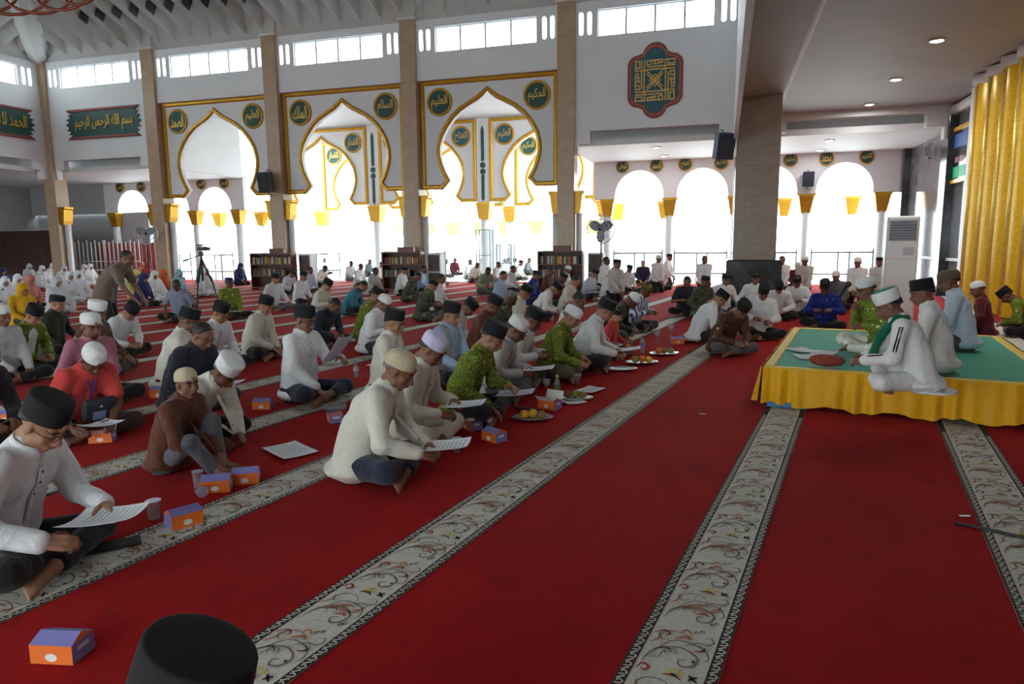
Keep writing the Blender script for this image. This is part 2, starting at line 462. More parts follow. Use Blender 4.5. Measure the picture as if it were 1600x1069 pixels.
# ------------------------------------------------------------------ main hall walls
BAY = 5.42; CX5 = -4.93
COLX = [CX5 - BAY * k for k in range(4, -2, -1)]          # c1 .. c6 centres
CWD = .56; YF = 22.0
Zw0, Zw1, ZT = 7.87, 8.66, 8.92
def oval(u, v0, v1, r): return [(u + r * math.cos(a), (v1 - r if math.sin(a) > 0 else v0 + r) + r * math.sin(a)) for a in np.linspace(0.001, 2 * PI - .001, 15)]
def upper_holes(c):
    h = [[(c - 1.74, Zw0), (c + 1.74, Zw0), (c + 1.74, Zw1), (c - 1.74, Zw1)]]
    for s_ in (-1, 1):
        for d in (1.99, 2.25): h.append(oval(c + s_ * d, Zw0 + .07, Zw1 - .03, .075))
    return h
def stepped(u0, u1, c):
    """lower outline of a solid bay: corbelled steps over a wide opening"""
    return [(u0, 4.33), (c - 2.33, 4.33), (c - 2.33, 4.70), (c - 1.95, 4.70), (c - 1.95, 5.06), (c + 1.95, 5.06), (c + 1.95, 4.70), (c + 2.33, 4.70), (c + 2.33, 4.33), (u1, 4.33)]
MID = [(COLX[i] + COLX[i + 1]) / 2 for i in range(5)]
def far(Y): return lambda u, v, d: Vector((u, Y + d, v))
wf = MB()
for i, c in enumerate(MID):
    u0, u1 = COLX[i], COLX[i + 1]
    low = [(u0, 7.0), (u1, 7.0)] if i in (1, 2, 3) else stepped(u0, u1, c)
    wf.plate(low + [(u1, ZT), (u0, ZT)], upper_holes(c), far(22.12), .22)
o = wf.build('wall_far', WHITE); tag(o, kind='structure', label='white far wall of the hall above the arcade')
# the left and back walls carry the same clerestory above open lower bays
def side_wall(name, T, mids, half, label, low=5.06):
    w = MB()
    for c in mids: w.plate(stepped(c - half, c + half, c) + [(c + half, ZT), (c - half, ZT)], upper_holes(c), T, .22)
    o = w.build(name, WHITE); tag(o, kind='structure', label=label); return o
MIDY = [22.1 - BAY * (k + .5) for k in range(5)]
side_wall('wall_left', lambda u, v, d: Vector((-26.62 - d, u, v)), MIDY, BAY / 2, 'white left wall of the hall with clerestory windows')
side_wall('wall_back', lambda u, v, d: Vector((u, HY0 - d, v)), MID, BAY / 2, 'white back wall of the hall behind the photographer')
w = MB()  # unseen lower wall added to cut daylight from behind, doorways sized for it
for c in MID: w.plate([(c - BAY / 2, 0), (c - 1.5, 0), (c - 1.5, 3.2), (c + 1.5, 3.2), (c + 1.5, 0), (c + BAY / 2, 0), (c + BAY / 2, 5.2), (c - BAY / 2, 5.2)], [], lambda u, v, d: Vector((u, HY0 - .3 - d, v)), .2)
w.box(.3, 6.2, -6.3, -6.1, 0, 5.4)  # added to close the aisle end against the sky
o = w.build('wall_back_light_block', WHITE); tag(o, kind='structure', label='unseen white wall with doorways added to cut daylight from behind')
w = MB()  # unseen wall, windows left out so the roof folds are lit from one side
for c in MIDY: w.plate([(c - BAY / 2, 5.1), (c + BAY / 2, 5.1), (c + BAY / 2, ZT), (c - BAY / 2, ZT)], [], lambda u, v, d: Vector((.22 + d, u, v)), .2)
o = w.build('wall_right', WHITE); tag(o, kind='structure', label='white qibla-side wall over the beam, windows left out to shade the roof')

wn = [0]
def window(T, c):
    wn[0] += 1
    f = MB(); fr = .05
    f.plate([(c - 1.74, Zw0), (c + 1.74, Zw0), (c + 1.74, Zw1), (c - 1.74, Zw1)],
            [[(c - 1.74 + .87 * k + fr * .6, Zw0 + fr * .6), (c - 1.74 + .87 * (k + 1) - fr * .6, Zw0 + fr * .6), (c - 1.74 + .87 * (k + 1) - fr * .6, Zw1 - fr * .6), (c - 1.74 + .87 * k + fr * .6, Zw1 - fr * .6)] for k in range(4)],
            lambda u, v, d: T(u, v, .07 + d), .06)
    o = f.build('window_%d' % wn[0], ALU); tag(o, kind='structure', label='clerestory window of four panes')
    for k in range(4):
        g_ = MB(); x = c - 1.74 + .87 * k
        g_.add([T(x + .02, Zw0 + .02, .1), T(x + .85, Zw0 + .02, .1), T(x + .85, Zw1 - .02, .1), T(x + .02, Zw1 - .02, .1)], [(0, 1, 2, 3)])
        g_.build('pane', PANE, o, fix=False)
for c in MID: window(far(22.12), c)
window(lambda u, v, d: Vector((-26.62 - d, u, v)), MIDY[0])

# columns of the hall
def column(x, y, sx, sy, z1, label, m=BEIGE, z0=0.0, plinth=None, group=None):
    e = empty('column', (x, y, 0), 0, label, 'column', group)
    c = MB(); c.bev(-sx / 2, sx / 2, -sy / 2, sy / 2, z0, z1, .012); c.build('shaft', m, e)
    if plinth:
        c = MB(); c.bev(-sx / 2 - .13, sx / 2 + .13, -sy / 2 - .13, sy / 2 + .13, 0, plinth, .03); c.build('plinth', BMARB, e)
    return e
cl = ['beige tiled corner column at the far left of the hall', 'beige tiled column left of the first gold arch', 'beige tiled column between first and second gold arches carrying a black loudspeaker',
      'beige tiled column between second and third gold arches', 'beige tiled column right of the third gold arch', 'beige tiled corner column mostly behind the big taupe column']
for x, l in zip(COLX, cl):
    e = column(x, YF + .3, CWD, .6, 8.98, l)
    c = MB(); c.bev(-.34, .34, -.36, .36, 8.95, 9.03, .02); c.build('cap_slab', SOFFIT, e)
    c = MB(); c.lathe([(.34, 9.03), (.36, 9.06), (.5, 9.5), (.52, 9.55)], 4, 1.3, 1.3, Matrix.Rotation(R(45), 4, 'Z')); c.build('flare', ROOFM, e)
for k in range(1, 6):
    column(-26.6, 22.3 - BAY * k, .6, CWD, 8.98, 'beige tiled column along the left wall, out of the frame', group='columns of the left wall')
big = column(.645, 16.86, .92, .92, 4.72, 'thick taupe tiled column on a black granite plinth', DARKT, plinth=1.15)
# gilt brackets on the sides of the hall columns
for i, x in enumerate(COLX):
    for s_ in ((-1, 1) if 0 < i < 5 else ((1,) if i == 0 else ())):
        bk = MB(); bk.plate([(0, 3.22), (.30, 3.22), (.30, 3.14), (.25, 3.10), (.2, 2.68), (.16, 2.5), (0, 2.5)], [], lambda u, v, d: Vector((x + s_ * (CWD / 2 + u), YF + .1 + d, v)), .42)
        o = empty('column_bracket', (0, 0, 0)); bk.build('bracket', GOLD, o)
        bk = MB(); bk.lathe([(.13, 0), (.13, .12), (.1, .15), (.1, 2.52)], 14, M=Matrix.Translation((x + s_ * (CWD / 2 + .11), YF + .31, 0))); bk.build('engaged_shaft', WHITE, o, True)
        tag(o, 'gilt bracket on the %s side of the %s beige column' % ('left' if s_ < 0 else 'right', ['corner', 'second', 'third', 'fourth', 'fifth'][i]), 'bracket')

# ------------------------------------------------------------------ gold arch screens
def arch_curve(c, s=1.0, inner=0.0):
    k = [(0, 6.56), (.12, 6.42), (.3, 6.29), (.6, 6.14), (.9, 5.98), (1.2, 5.73), (1.45, 5.42), (1.62, 5.12), (1.71, 4.83), (1.72, 4.56), (1.66, 4.28), (1.55, 4.0), (1.39, 3.71), (1.66, 3.44)]
    q = [((u - inner if u > .05 else u), v - (inner if v > 5 else 0)) for u, v in k]
    return [(c - u, v) for u, v in q[::-1]] + [(c + u, v) for u, v in q[1:]]
FORMS = {'ا': (0xFE8D, 2), 'ب': (0xFE8F, 4), 'ت': (0xFE95, 4), 'ج': (0xFE9D, 4), 'ح': (0xFEA1, 4), 'خ': (0xFEA5, 4), 'د': (0xFEA9, 2), 'ر': (0xFEAD, 2), 'ز': (0xFEAF, 2), 'س': (0xFEB1, 4), 'ش': (0xFEB5, 4), 'ص': (0xFEB9, 4), 'ط': (0xFEC1, 4), 'ع': (0xFEC9, 4), 'غ': (0xFECD, 4), 'ف': (0xFED1, 4), 'ق': (0xFED5, 4), 'ك': (0xFED9, 4), 'ل': (0xFEDD, 4), 'م': (0xFEE1, 4), 'ن': (0xFEE5, 4), 'ه': (0xFEE9, 4), 'و': (0xFEED, 2), 'ي': (0xFEF1, 4)}
def shape(w):
    out = ''
    for i, c in enumerate(w):
        if c not in FORMS: out += c; continue
        b, n = FORMS[c]
        prev = i > 0 and w[i-1] in FORMS and FORMS[w[i-1]][1] == 4
        nxt = n == 4 and i + 1 < len(w) and w[i+1] in FORMS
        out += chr(b + (3 if prev and nxt else 1 if prev else 2 if nxt else 0))
    return out[::-1]
def letters(txt, size, parent, m, M, depth=.012, name='lettering', stretch=False):
    cu = bpy.data.curves.new('txt', 'FONT'); cu.body = ' '.join(shape(w) for w in txt.split()[::-1]); cu.size = 1.0; cu.extrude = .02; cu.offset = .012; cu.align_x = 'CENTER'; cu.align_y = 'CENTER'; cu.resolution_u = 2
    to = bpy.data.objects.new('txt', cu); COL.objects.link(to)
    me = bpy.data.meshes.new_from_object(to.evaluated_get(bpy.context.evaluated_depsgraph_get()))
    bpy.data.objects.remove(to); bpy.data.curves.remove(cu)
    co = np.empty(len(me.vertices) * 3, np.float32); me.vertices.foreach_get('co', co); co = co.reshape(-1, 3)
    lo, hi = co.min(0), co.max(0); k = min(size[0] / (hi[0] - lo[0]), size[1] / (hi[1] - lo[1]) if not stretch else 9e9); ky = size[1] / (hi[1] - lo[1]) if stretch else k
    co[:, 0] = (co[:, 0] - (lo[0] + hi[0]) / 2) * k; co[:, 1] = (co[:, 1] - (lo[1] + hi[1]) / 2) * ky; co[:, 2] = (co[:, 2] - lo[2]) / max(1e-6, hi[2] - lo[2]) * depth
    me.vertices.foreach_set('co', co.ravel()); me.materials.clear(); me.materials.append(m); o = link(name, me, parent, M); return o
FACE = Matrix.Rotation(R(90), 4, 'X')          # text plane facing -Y
WORDS = ['الرحمن', 'الرحيم', 'الملك', 'القدوس', 'السلام', 'العزيز', 'الجبار', 'الغفار', 'القهار', 'الوهاب', 'الصمد', 'الفتاح', 'العليم', 'البصير', 'الحكيم', 'محمد', 'الكريم', 'البر']
def medallion(x, y, z, r_, label, seed, field=None, txt=None, group=None, gilt=True):
    e = empty('medallion', (x, y, z), 0, label, 'medallion', group)
    RX = Matrix.Rotation(R(90), 4, 'X')
    m = MB(); m.lathe([(r_, 0), (r_, .03), (r_ * .95, .055), (r_ * .86, .055), (r_ * .83, .035)], 32, M=RX, cap=False); m.build('rim', GOLD if gilt else CONC, e, True)
    m = MB(); m.lathe([(r_ * .86, 0), (r_ * .86, .034)], 32, M=RX); m.build('field', field or GREEN, e)
    letters(txt or WORDS[seed % len(WORDS)], (r_ * 1.28, r_ * .98), e, GILT, Matrix.Translation((0, -.034, 0)) @ FACE, .014, stretch=True)
    return e
NAMES = []
def arch_screen(c, Y, label, mlabels, seed, hw=2.40, field=GREEN):
    e = empty('arch_screen', (0, 0, 0), 0, label, 'arch screen')
    A = arch_curve(c)
    p = MB(); p.plate([(c - hw, 3.44)] + A + [(c + hw, 3.44), (c + hw, 7.05), (c - hw, 7.05)], [], far(Y), .16); p.build('panel', WHITE, e)
    T = lambda u, v, d: Vector((u, Y - d, v))
    p = MB(); p.strip(arch_curve(c, inner=-.065), .13, T, 0, .07); p.build('arch_moulding', GOLD, e, auto=35)
    p = MB(); p.strip([(c - 1.70, 3.50), (c - hw + .075, 3.50), (c - hw + .075, 6.93), (c + hw - .075, 6.93), (c + hw - .075, 3.50), (c + 1.70, 3.50)], .15, T, 0, .07); p.build('frame_moulding', GOLD, e, auto=35)
    for s_, l in zip((-1, 1), mlabels): medallion(c + s_ * 1.70, Y - .005, 6.30, .46, l, seed + s_, field)
    return e
arch_screen(MID[1], 22.3, 'leftmost pointed gold arch screen of the hall', ['gilt medallion at upper left of the leftmost gold arch', 'gilt medallion at upper right of the leftmost gold arch'], 11)
arch_screen(MID[2], 22.3, 'middle pointed gold arch screen of the hall', ['gilt medallion at upper left of the middle gold arch', 'gilt medallion at upper right of the middle gold arch'], 21)
arch_screen(MID[3], 22.3, 'right-hand pointed gold arch screen of the hall', ['gilt medallion at upper left of the right-hand gold arch', 'gilt medallion at upper right of the right-hand gold arch'], 31)
# second and third rows of screens in the entrance porch
n2 = {1: 'behind the leftmost arch', 2: 'behind the middle arch', 3: 'behind the right-hand arch'}
for i in (1, 2, 3): arch_screen(MID[i], 29.5, 'gold arch screen of the second row, ' + n2[i], ['teal medallion, left one on the second-row screen ' + n2[i], 'teal medallion, right one on the second-row screen ' + n2[i]], 40 + 3 * i, field=TEAL)
for i in (1, 2, 3): arch_screen(MID[i], 33.4, 'gold arch screen of the third row, ' + n2[i], ['dark medallion, left one on the third-row screen ' + n2[i], 'dark medallion, right one on the third-row screen ' + n2[i]], 60 + 3 * i)
for Y, nm in ((29.5, 'second'), (33.4, 'third')):
    for i in range(1, 5):
        x = COLX[i]; e = empty('porch_pier', (x, Y + .2, 0), 0, '%s-row porch pier with gilt capital, %s' % (nm, ['', 'left of the leftmost arch', 'left of the middle arch', 'right of the middle arch', 'right of the right-hand arch'][i]), 'column')
        c = MB(); c.bev(-.29, .29, -.22, .3, 3.38, 7.05, .01); c.build('pier', WHITE, e)
        c = MB(); c.lathe([(.30, 2.65), (.31, 2.72), (.40, 3.25), (.43, 3.30), (.43, 3.40)], 4, 1.1, 1.1, Matrix.Rotation(R(45), 4, 'Z')); c.build('capital', GOLDB, e)
        c = MB(); c.lathe([(.24, 0), (.24, .1), (.2, .14), (.2, 2.66)], 16); c.build('shaft', WHITE, e, True)
        if Y < 30:
            c = MB(); T = lambda u, v, d: Vector((u, -.225 - d, v))
            c.plate([(-.07, 5.2), (.07, 5.2), (.07, 6.55), (.0, 6.72), (-.07, 6.55)], [], T, .02)
            c.plate([(-.07, 3.55), (0, 3.45), (.07, 3.55), (.07, 4.6), (-.07, 4.6)], [], T, .02); c.build('green_inlay', GREEN, e)
            c = MB()
            for zc in (4.74, 5.02): c.lathe([(.13, 0), (.13, .02)], 14, M=Matrix.Translation((0, -.225, zc)) @ Matrix.Rotation(R(90), 4, 'X'))
            c.build('round_inlay', GREEN, e)
b = MB(); b.box(COLX[1], COLX[4], 22.34, 39, 7.06, 7.3); tag(b.build('ceiling_porch', GREYC), kind='structure', label='grey ceiling of the entrance porch')
b = MB()
for x in (COLX[1] - .1, COLX[4] - .1): b.box(x, x + .2, 22.62, 27.0, 4.66, 7.05)
tag(b.build('wall_porch', WHITE), kind='structure', label='white side walls of the porch above the gallery ceilings')

# ------------------------------------------------------------------ outer gallery arcade
def opening(c, hw, z1):
    R_ = hw; zs = z1 - R_ * 1.05
    return [(c - hw * .98, 3.2)] + [(c - hw * 1.0, zs - .0)] + [(c + R_ * math.cos(a), zs + 1.05 * R_ * math.sin(a)) for a in np.linspace(PI * .97, PI * .03, 15)] + [(c + hw, zs), (c + hw * .98, 3.2)]
def arcade(name, u0, u1, cs, label, Y=27.0, T=None):
    T = T or far(Y); o = []
    for c in cs: o += opening(c, .92, 4.28)
    m = MB(); m.plate([(u0, 3.2)] + o + [(u1, 3.2), (u1, 4.75), (u0, 4.75)], [], T, .25)
    tag(m.build(name, WHITE), kind='structure', label=label)
RC = [-3.18, -.85, 1.52, 3.98]; LC = [-22.72, -25.1, -27.5]
arcade('wall_arcade_right', -4.9, 5.95, RC, 'white round-arched gallery wall on the right')
arcade('wall_arcade_left', -29.2, COLX[1] + .1, LC[::-1], 'white round-arched gallery wall on the left')
def pillar(x, y, label, group=None, r_=.16):
    e = empty('gallery_pillar', (x, y, 0), 0, label, 'column', group)
    c = MB(); c.lathe([(.22, 0), (.22, .12), (r_, .16), (r_, 2.6)], 16); c.build('shaft', WHITE, e, True)
    c = MB(); c.lathe([(.2, 2.56), (.21, 2.62), (.32, 3.12), (.36, 3.14), (.36, 3.22)], 4, 1.1, 1.1, Matrix.Rotation(R(45), 4, 'Z')); c.build('capital', GOLD, e)
    return e
pr = [(-4.38, 'by the standing fan'), (-2.02, 'seen left of the taupe column'), (.33, 'hidden behind the taupe column'), (2.75, 'under the small loudspeaker'), (5.2, 'beside the marble wall')]
for x, l in pr: pillar(x, 27.12, 'white gallery pillar with gilt capital ' + l)
pl = [(-21.5, 'left of the leftmost bookcase'), (-23.9, 'behind the video camera tripod'), (-26.3, 'behind the second hall column'), (-28.7, 'behind the white railings')]
for x, l in pl: pillar(x, 27.12, 'white gallery pillar with gilt capital ' + l)
for x, l in ((-2.4, 'left of the taupe column'), (2.2, 'right of the taupe column'), (4.6, 'near the marble wall'), (-21.9, 'left of the bookcase'), (-24.4, 'behind the tripod')): pillar(x, 29.3, 'outdoor white pillar with gilt capital behind the arcade, ' + l, r_=.14)
k = 0
ml = ['left of', 'right of']
for c, l in zip(RC, ('the arch by the fan', 'the arch left of the taupe column', 'the arch right of the taupe column', 'the arch next to the marble wall')):
    for s_ in (-1, 1): k += 1; medallion(c + s_ * .64, 26.98, 4.43, .25, 'small dark gallery medallion %s %s' % (ml[s_ > 0], l), 80 + k)
for c, l in zip(LC, ('the arch by the leftmost bookcase', 'the arch behind the tripod', 'the arch behind the left pedestal fan')):
    for s_ in (-1, 1): k += 1; medallion(c + s_ * .64, 26.98, 4.43, .25, 'small dark gallery medallion %s %s' % (ml[s_ > 0], l), 80 + k)
b = MB(); b.box(COLX[4] - .04, 6.2, 22.36, 27.2, 4.62, 4.8); b.box(-34, COLX[1] + .04, 22.36, 27.2, 4.62, 4.8)
for x0, x1 in ((COLX[4] + .3, 5.94), (-27.4, COLX[1] - .3)): b.box(x0, x1, 23.0, 23.1, 4.78, 5.4); b.box(x0, x1, 22.345, 23.1, 5.2, 5.45)
b.box(-34, -26.86, -6, 22.34, 4.62, 4.8); b.box(-27.5, -27.4, -6, 22.3, 4.79, 5.4); b.box(-27.5, -26.86, -6, 22.3, 5.2, 5.45)
tag(b.build('ceiling_gallery', SOFFIT), kind='structure', label='white gallery ceiling behind the hall wall')
# grey wall with red boards and dark wooden wall in the far left aisle
b = MB(); b.plate([(-34, 0), (-26.9, 0), (-26.9, 3.25), (-34, 3.25)], [], far(27.3), .2); tag(b.build('wall_aisle', CONC), kind='structure', label='grey rendered wall in the far left aisle')
b = MB(); b.box(-34.2, -34, -6, 27.4, 0, 4.7); tag(b.build('wall_aisle_left', CONC), kind='structure', label='grey outer wall of the left aisle')
b = MB(); b.box(-34, -29.2, 27.0, 27.2, 3.2, 4.75); tag(b.build('wall_aisle_far', CONC), kind='structure', label='grey wall end above the left aisle')
e = empty('wooden_partition', (-31.0, 24.4, 0), 0, 'dark brown wooden partition behind the women on the left', 'partition')
for k in range(9): c = MB(); c.bev(-2.2 + k * .5, -1.72 + k * .5, -.05, .05, 0, 2.25, .012); c.build('board', WOODD, e)
c = MB(); c.bev(-2.25, 2.35, -.08, .08, 2.25, 2.35, .01); c.build('top_rail', WOODD, e)
e = empty('red_board_screen', (-27.3, 26.2, 0), 0, 'row of dull red boards behind the white railings', 'screen')
for k in range(14): c = MB(); c.bev(-1.75 + k * .25, -1.55 + k * .25, -.02, .02, 0, 1.75, .006); c.build('board', plain('dull_red', srgb(150, 74, 72), .7), e)

# railings between the gallery pillars
RAILD = plain('rail_dark_steel', srgb(112, 114, 120), .4, .4)
def railing(x0, x1, y, label, z=1.15):
    e = empty('railing', ((x0 + x1) / 2, y, 0), 0, label, 'railing'); h_ = (x1 - x0) / 2
    for zz in (z, .38): c = MB(); c.tube([(-h_, 0, zz), (h_, 0, zz)], .03, 8); c.build('rail', RAILD, e, True)
    for q in (-h_, -.12, .25, h_): c = MB(); c.tube([(q, 0, 0), (q, 0, z + (.12 if abs(q) > 1e-6 and abs(q) == h_ else 0))], .026, 8); c.build('post', RAILD, e, True)
railing(-4.1, -2.25, 26.9, 'steel railing in the arch by the standing fan'); railing(-1.8, .1, 26.9, 'steel railing in the arch left of the taupe column')
railing(.6, 2.5, 26.9, 'steel railing in the arch right of the taupe column'); railing(3.0, 5.0, 26.9, 'steel railing in the arch by the marble wall')
railing(-23.6, -21.8, 26.9, 'steel railing behind the leftmost bookcase'); railing(-26, -24.2, 26.9, 'steel railing behind the tripod')
for x0, l in ((-20.4, 'in the porch behind the leftmost arch'), (-15.0, 'in the porch behind the middle arch')): railing(x0, x0 + 3.0, 28.9, 'steel railing ' + l)
for j, x in enumerate((-29.0, -26.9)):
    e = empty('white_railing', (x, 25.6, 0), 0, 'white tubular railing of close bars, %s one behind the women' % ('left' if j == 0 else 'right'), 'railing')
    for zz in (.9, .5): c = MB(); c.tube([(-1, 0, zz), (1, 0, zz)], .025, 6); c.build('rail', WHITE, e, True)
    for q in range(9): c = MB(); c.tube([(-1 + q * .25, 0, 0), (-1 + q * .25, 0, 1.9 - .1 * (q % 2))], .022, 6); c.build('bar', WHITE, e, True)

# outdoor grey piers with yellow hangings, far beyond the porch
YEL = cloth('yellow_cloth', srgb(238, 206, 130))
for x, l in ((-20.3, 'leftmost'), (-16.8, 'second'), (-13.4, 'third'), (-9.9, 'fourth'), (-6.5, 'fifth'), (-3.0, 'sixth')):
    e = empty('outdoor_pier', (x, 40, 0), 0, 'grey outdoor pier with yellow hangings beyond the porch, %s from the left' % l, 'column')
    c = MB(); c.bev(-.35, .35, -.35, .35, 0, 5.2, .02); c.build('shaft', CONC, e)
    for s_ in (-1, 1): c = MB(); c.plate([(s_ * .36, 2.9), (s_ * 1.35, 2.9), (s_ * 1.1, 2.1), (s_ * .5, 2.1)], [], lambda u, v, d: Vector((u, -.2 + d, v)), .1); c.build('hanging', YEL, e)

# ------------------------------------------------------------------ folded roof of the hall
def roof():
    xc, yc = (HX0 + HX1) / 2, (HY0 + HY1) / 2; half = (HX1 - HX0) / 2; halfy = (HY1 - HY0) / 2
    pitch = BAY / 7; dep = .80; sl = .39; z0 = 8.98
    out = []
    for side in range(4):
        m = MB(); hw = half if side % 2 == 0 else halfy; n = int(round(2 * hw / (pitch / 2)))
        if n % 2: n += 1
        def P(u, t, zz):
            if side == 0: return (xc + u, HY1 - t, zz)
            if side == 1: return (HX0 + t, yc + u, zz)
            if side == 2: return (xc + u, HY0 + t, zz)
            return (HX1 - t, yc + u, zz)
        rows = []
        for i in range(n + 1):
            u = -hw + 2 * hw * i / n - (pitch * .24 if i % 2 else 0); L = max(.0, hw - abs(u)); zig = dep if i % 2 else 0
            L0 = min(.45, L)
            rows.append([P(u, -.05, z0 - .06), P(u, L0 if zig else min(.05, L), z0 + zig + .12), P(u, L * .5 + .02, z0 + sl * L * .5 + zig + .12), P(u, L, z0 + sl * L + zig * (1 if L > .8 else .3) + .12)])
        vs = [p for r_ in rows for p in r_]
        fs = [(i * 4 + k, (i + 1) * 4 + k, (i + 1) * 4 + k + 1, i * 4 + k + 1) for i in range(n) for k in range(3)]
        m.add(vs, fs)
        o = m.build('ceiling' if side == 0 else 'ceiling_slope', ROOFM, fix=False); tag(o, kind='structure', label='folded plaster roof slope of the hall')
        out.append(o)
        if side == 0:
            for i in range(1, n, 2):
                u = -hw + 2 * hw * i / n
                if hw - abs(u) < 4.2 or u > 0: continue
                t = 1.15; zz = z0 + .12 + sl * t; d_ = pitch / 2
                s_ = MB(); a = Vector(P(u - d_ * .35, t, zz + dep * .65 - .012)); q = Vector(P(u - d_ * .8, t, zz + dep * .2 - .012)); w_ = Vector((0, -.34, .34 * sl))
                s_.add([a, q, q + w_, a + w_, a + Vector((0, 0, .03)), q + Vector((0, 0, .03)), q + w_ + Vector((0, 0, .03)), a + w_ + Vector((0, 0, .03))], [(0, 1, 2, 3), (4, 7, 6, 5), (0, 4, 5, 1), (1, 5, 6, 2), (2, 6, 7, 3), (3, 7, 4, 0)])
                s_.build('roof_slot', BLACK, o)
roof()
for k, (x, y) in enumerate(((HX0, HY1), (HX1, HY1), (HX0, HY0), (HX1, HY0))):
    xc, yc = (HX0 + HX1) / 2, (HY0 + HY1) / 2; b = MB(); b.tube([(x, y, 9.2), (xc + (x - xc) * .5, yc + (y - yc) * .5, 9.2 + .39 * 6.75), (xc, yc, 9.3 + .39 * 13.4)], .42, 8)
    o = b.build('trim_%d' % (k + 2), ROOFM); tag(o, kind='structure', label='plaster hip rib of the folded roof')

# ------------------------------------------------------------------ qibla side bay
b = MB(); b.box(1.1, 6.2, -6.2, 22.0, 5.2, 5.35); tag(b.build('ceiling_qibla', plain('aisle_ceiling', srgb(150, 147, 148), .6, var=.05, nscale=.9)), kind='structure', label='low grey ceiling of the qibla aisle')
b = MB(); b.box(.20, 1.11, -6.2, 22.0, 4.70, 5.36); o = b.build('beam_qibla', MATS['aisle_ceiling']); tag(o, kind='structure', label='grey beam along the qibla aisle')
b = MB(); b.strip([(0, 0), (27.9, 0)], .16, lambda u, v, d: Vector((1.12 + d, 21.8 - u, 4.82 + v)), 0, .1); b.build('cornice', SOFFIT, o)
b = MB(); b.box(.12, .20, -6.2, 16.4, 3.78, 8.9); tag(b.build('trim_1', WHITE), kind='structure', label='white fascia panel hanging along the edge of the hall')
wq = MB(); c = 3.55; wq.plate([(.21, 4.33), (1.3, 4.33), (1.3, 4.68), (1.62, 4.68), (1.62, 5.02), (5.2, 5.02), (5.2, 4.62), (5.65, 4.62), (5.65, 4.3), (5.95, 4.3), (5.95, 5.3), (.21, 5.3)], [], far(22.0), .3)
tag(wq.build('wall_cross', GREYC), kind='structure', label='stepped grey cross beam at the end of the qibla aisle')
b = MB(); b.box(5.95, 6.2, -6.2, 27.2, 0, 5.3); qw = b.build('wall_qibla', DMARB); tag(qw, kind='structure', label='polished dark marble qibla wall')
for y0, y1 in ((21.85, 22.45), (26.7, 27.1)): c = MB(); c.bev(5.72, 5.96, y0, y1, 0, 4.9, .01); c.build('pilaster', BMARB, qw)
c = MB(); c.strip([(0, 0), (2.4, 0)], .24, lambda u, v, d: Vector((5.95 - d, 19.55 + u, 5.06 + v)), 0, .2); c.build('cornice', SOFFIT, qw)
c = MB(); c.bev(5.88, 5.96, 14, 26.6, .98, 1.06, .01); c.build('dado_rail', SOFFIT, qw)
# gilded fluted mihrab wall with white edge
e = empty('gold_fluted_wall', (5.6, 14.5, 0), 0, 'tall yellow-gold fluted mihrab panel with white edge', 'wall panel')
c = MB(); c.bev(-.06, .36, 4.25, 5.1, 0, 5.15, .02); c.build('white_edge', WHITE, e)
tg = NT('gold_foil'); tg.set(.28, .1, .6); vv = tg.coord(); nn = tg.noise(vv, 22, 4, .7)
tg.base(tg.ramp(nn, [(.35, srgb(206, 156, 8)), (.65, srgb(240, 196, 24))])); tg.bump(nn, .25, .01)
fl = 0
for k in range(8):
    y1 = 4.22 - k * .82; c = MB(); pts = []
    for t in np.linspace(0, 1, 15): pts.append((-.05 - .26 * (math.sin(PI * t) ** .8), y1 - .82 * t))
    pts += [(.34, y1 - .82), (.34, y1)]
    c.plate(pts, [], lambda u, v, d: Vector((u, v, .02 + d)), 4.95); c.build('flute', tg.m, e, auto=40)
    c = MB(); c.tube([(-.325, y1 - .41, .05), (-.325, y1 - .41, 4.95)], .035, 8); c.build('bead', plain('gilt_bead', srgb(232, 206, 130), .3, .4, var=.3, nscale=40), e, True)
    c = MB(); c.plate([(.34, y1), (-.22, y1 - .10), (-.42, y1 - .41), (-.22, y1 - .72), (.34, y1 - .82)], [], lambda u, v, d: Vector((u, v, 4.97 + d)), .2); c.build('crown', SOFFIT, e)

# recessed ceiling lamps
LAMPM = NT('lamp_glow'); LAMPM.b.inputs['Emission Color'].default_value = (1, .98, .94, 1); LAMPM.b.inputs['Emission Strength'].default_value = 40; LAMPM.base((1, 1, 1, 1))
def downlight(x, y, z, label, r_=.11, w=26):
    e = empty('ceiling_lamp', (x, y, z), 0, label, 'lamp')
    c = MB(); c.lathe([(r_, 0), (r_ + .04, 0), (r_ + .04, -.02), (r_, -.03)], 20, cap=False); c.build('ring', SOFFIT, e, True)
    c = MB(); c.lathe([(r_, -.012), (r_ * .8, -.03), (.004, -.035)], 20); c.build('lens', LAMPM.m, e, True)
    ld = bpy.data.lights.new('lamp_light', 'AREA'); ld.shape = 'DISK'; ld.size = .25; ld.energy = w; ld.color = (1, .98, .95); lo = bpy.data.objects.new('lamp_light', ld); COL.objects.link(lo); lo.parent = e; lo.location = (0, 0, -.05)
for y, l in ((9.2, 'just above the frame'), (12.15, 'nearest the frame top'), (15.0, 'nearest visible'), (18.2, 'second visible'), (21.2, 'farthest')):
    downlight(3.62, y, 5.2, 'round recessed lamp in the qibla aisle ceiling, %s' % l)
downlight(2.98, 23.6, 4.62, 'round gallery lamp right of the taupe column, nearer', w=6); downlight(3.0, 26.0, 4.62, 'round gallery lamp right of the taupe column, farther', w=6)
downlight(-2.2, 23.3, 4.62, 'round gallery lamp above the standing fan, nearer', w=6); downlight(-2.15, 25.6, 4.62, 'round gallery lamp above the standing fan, farther', w=6)

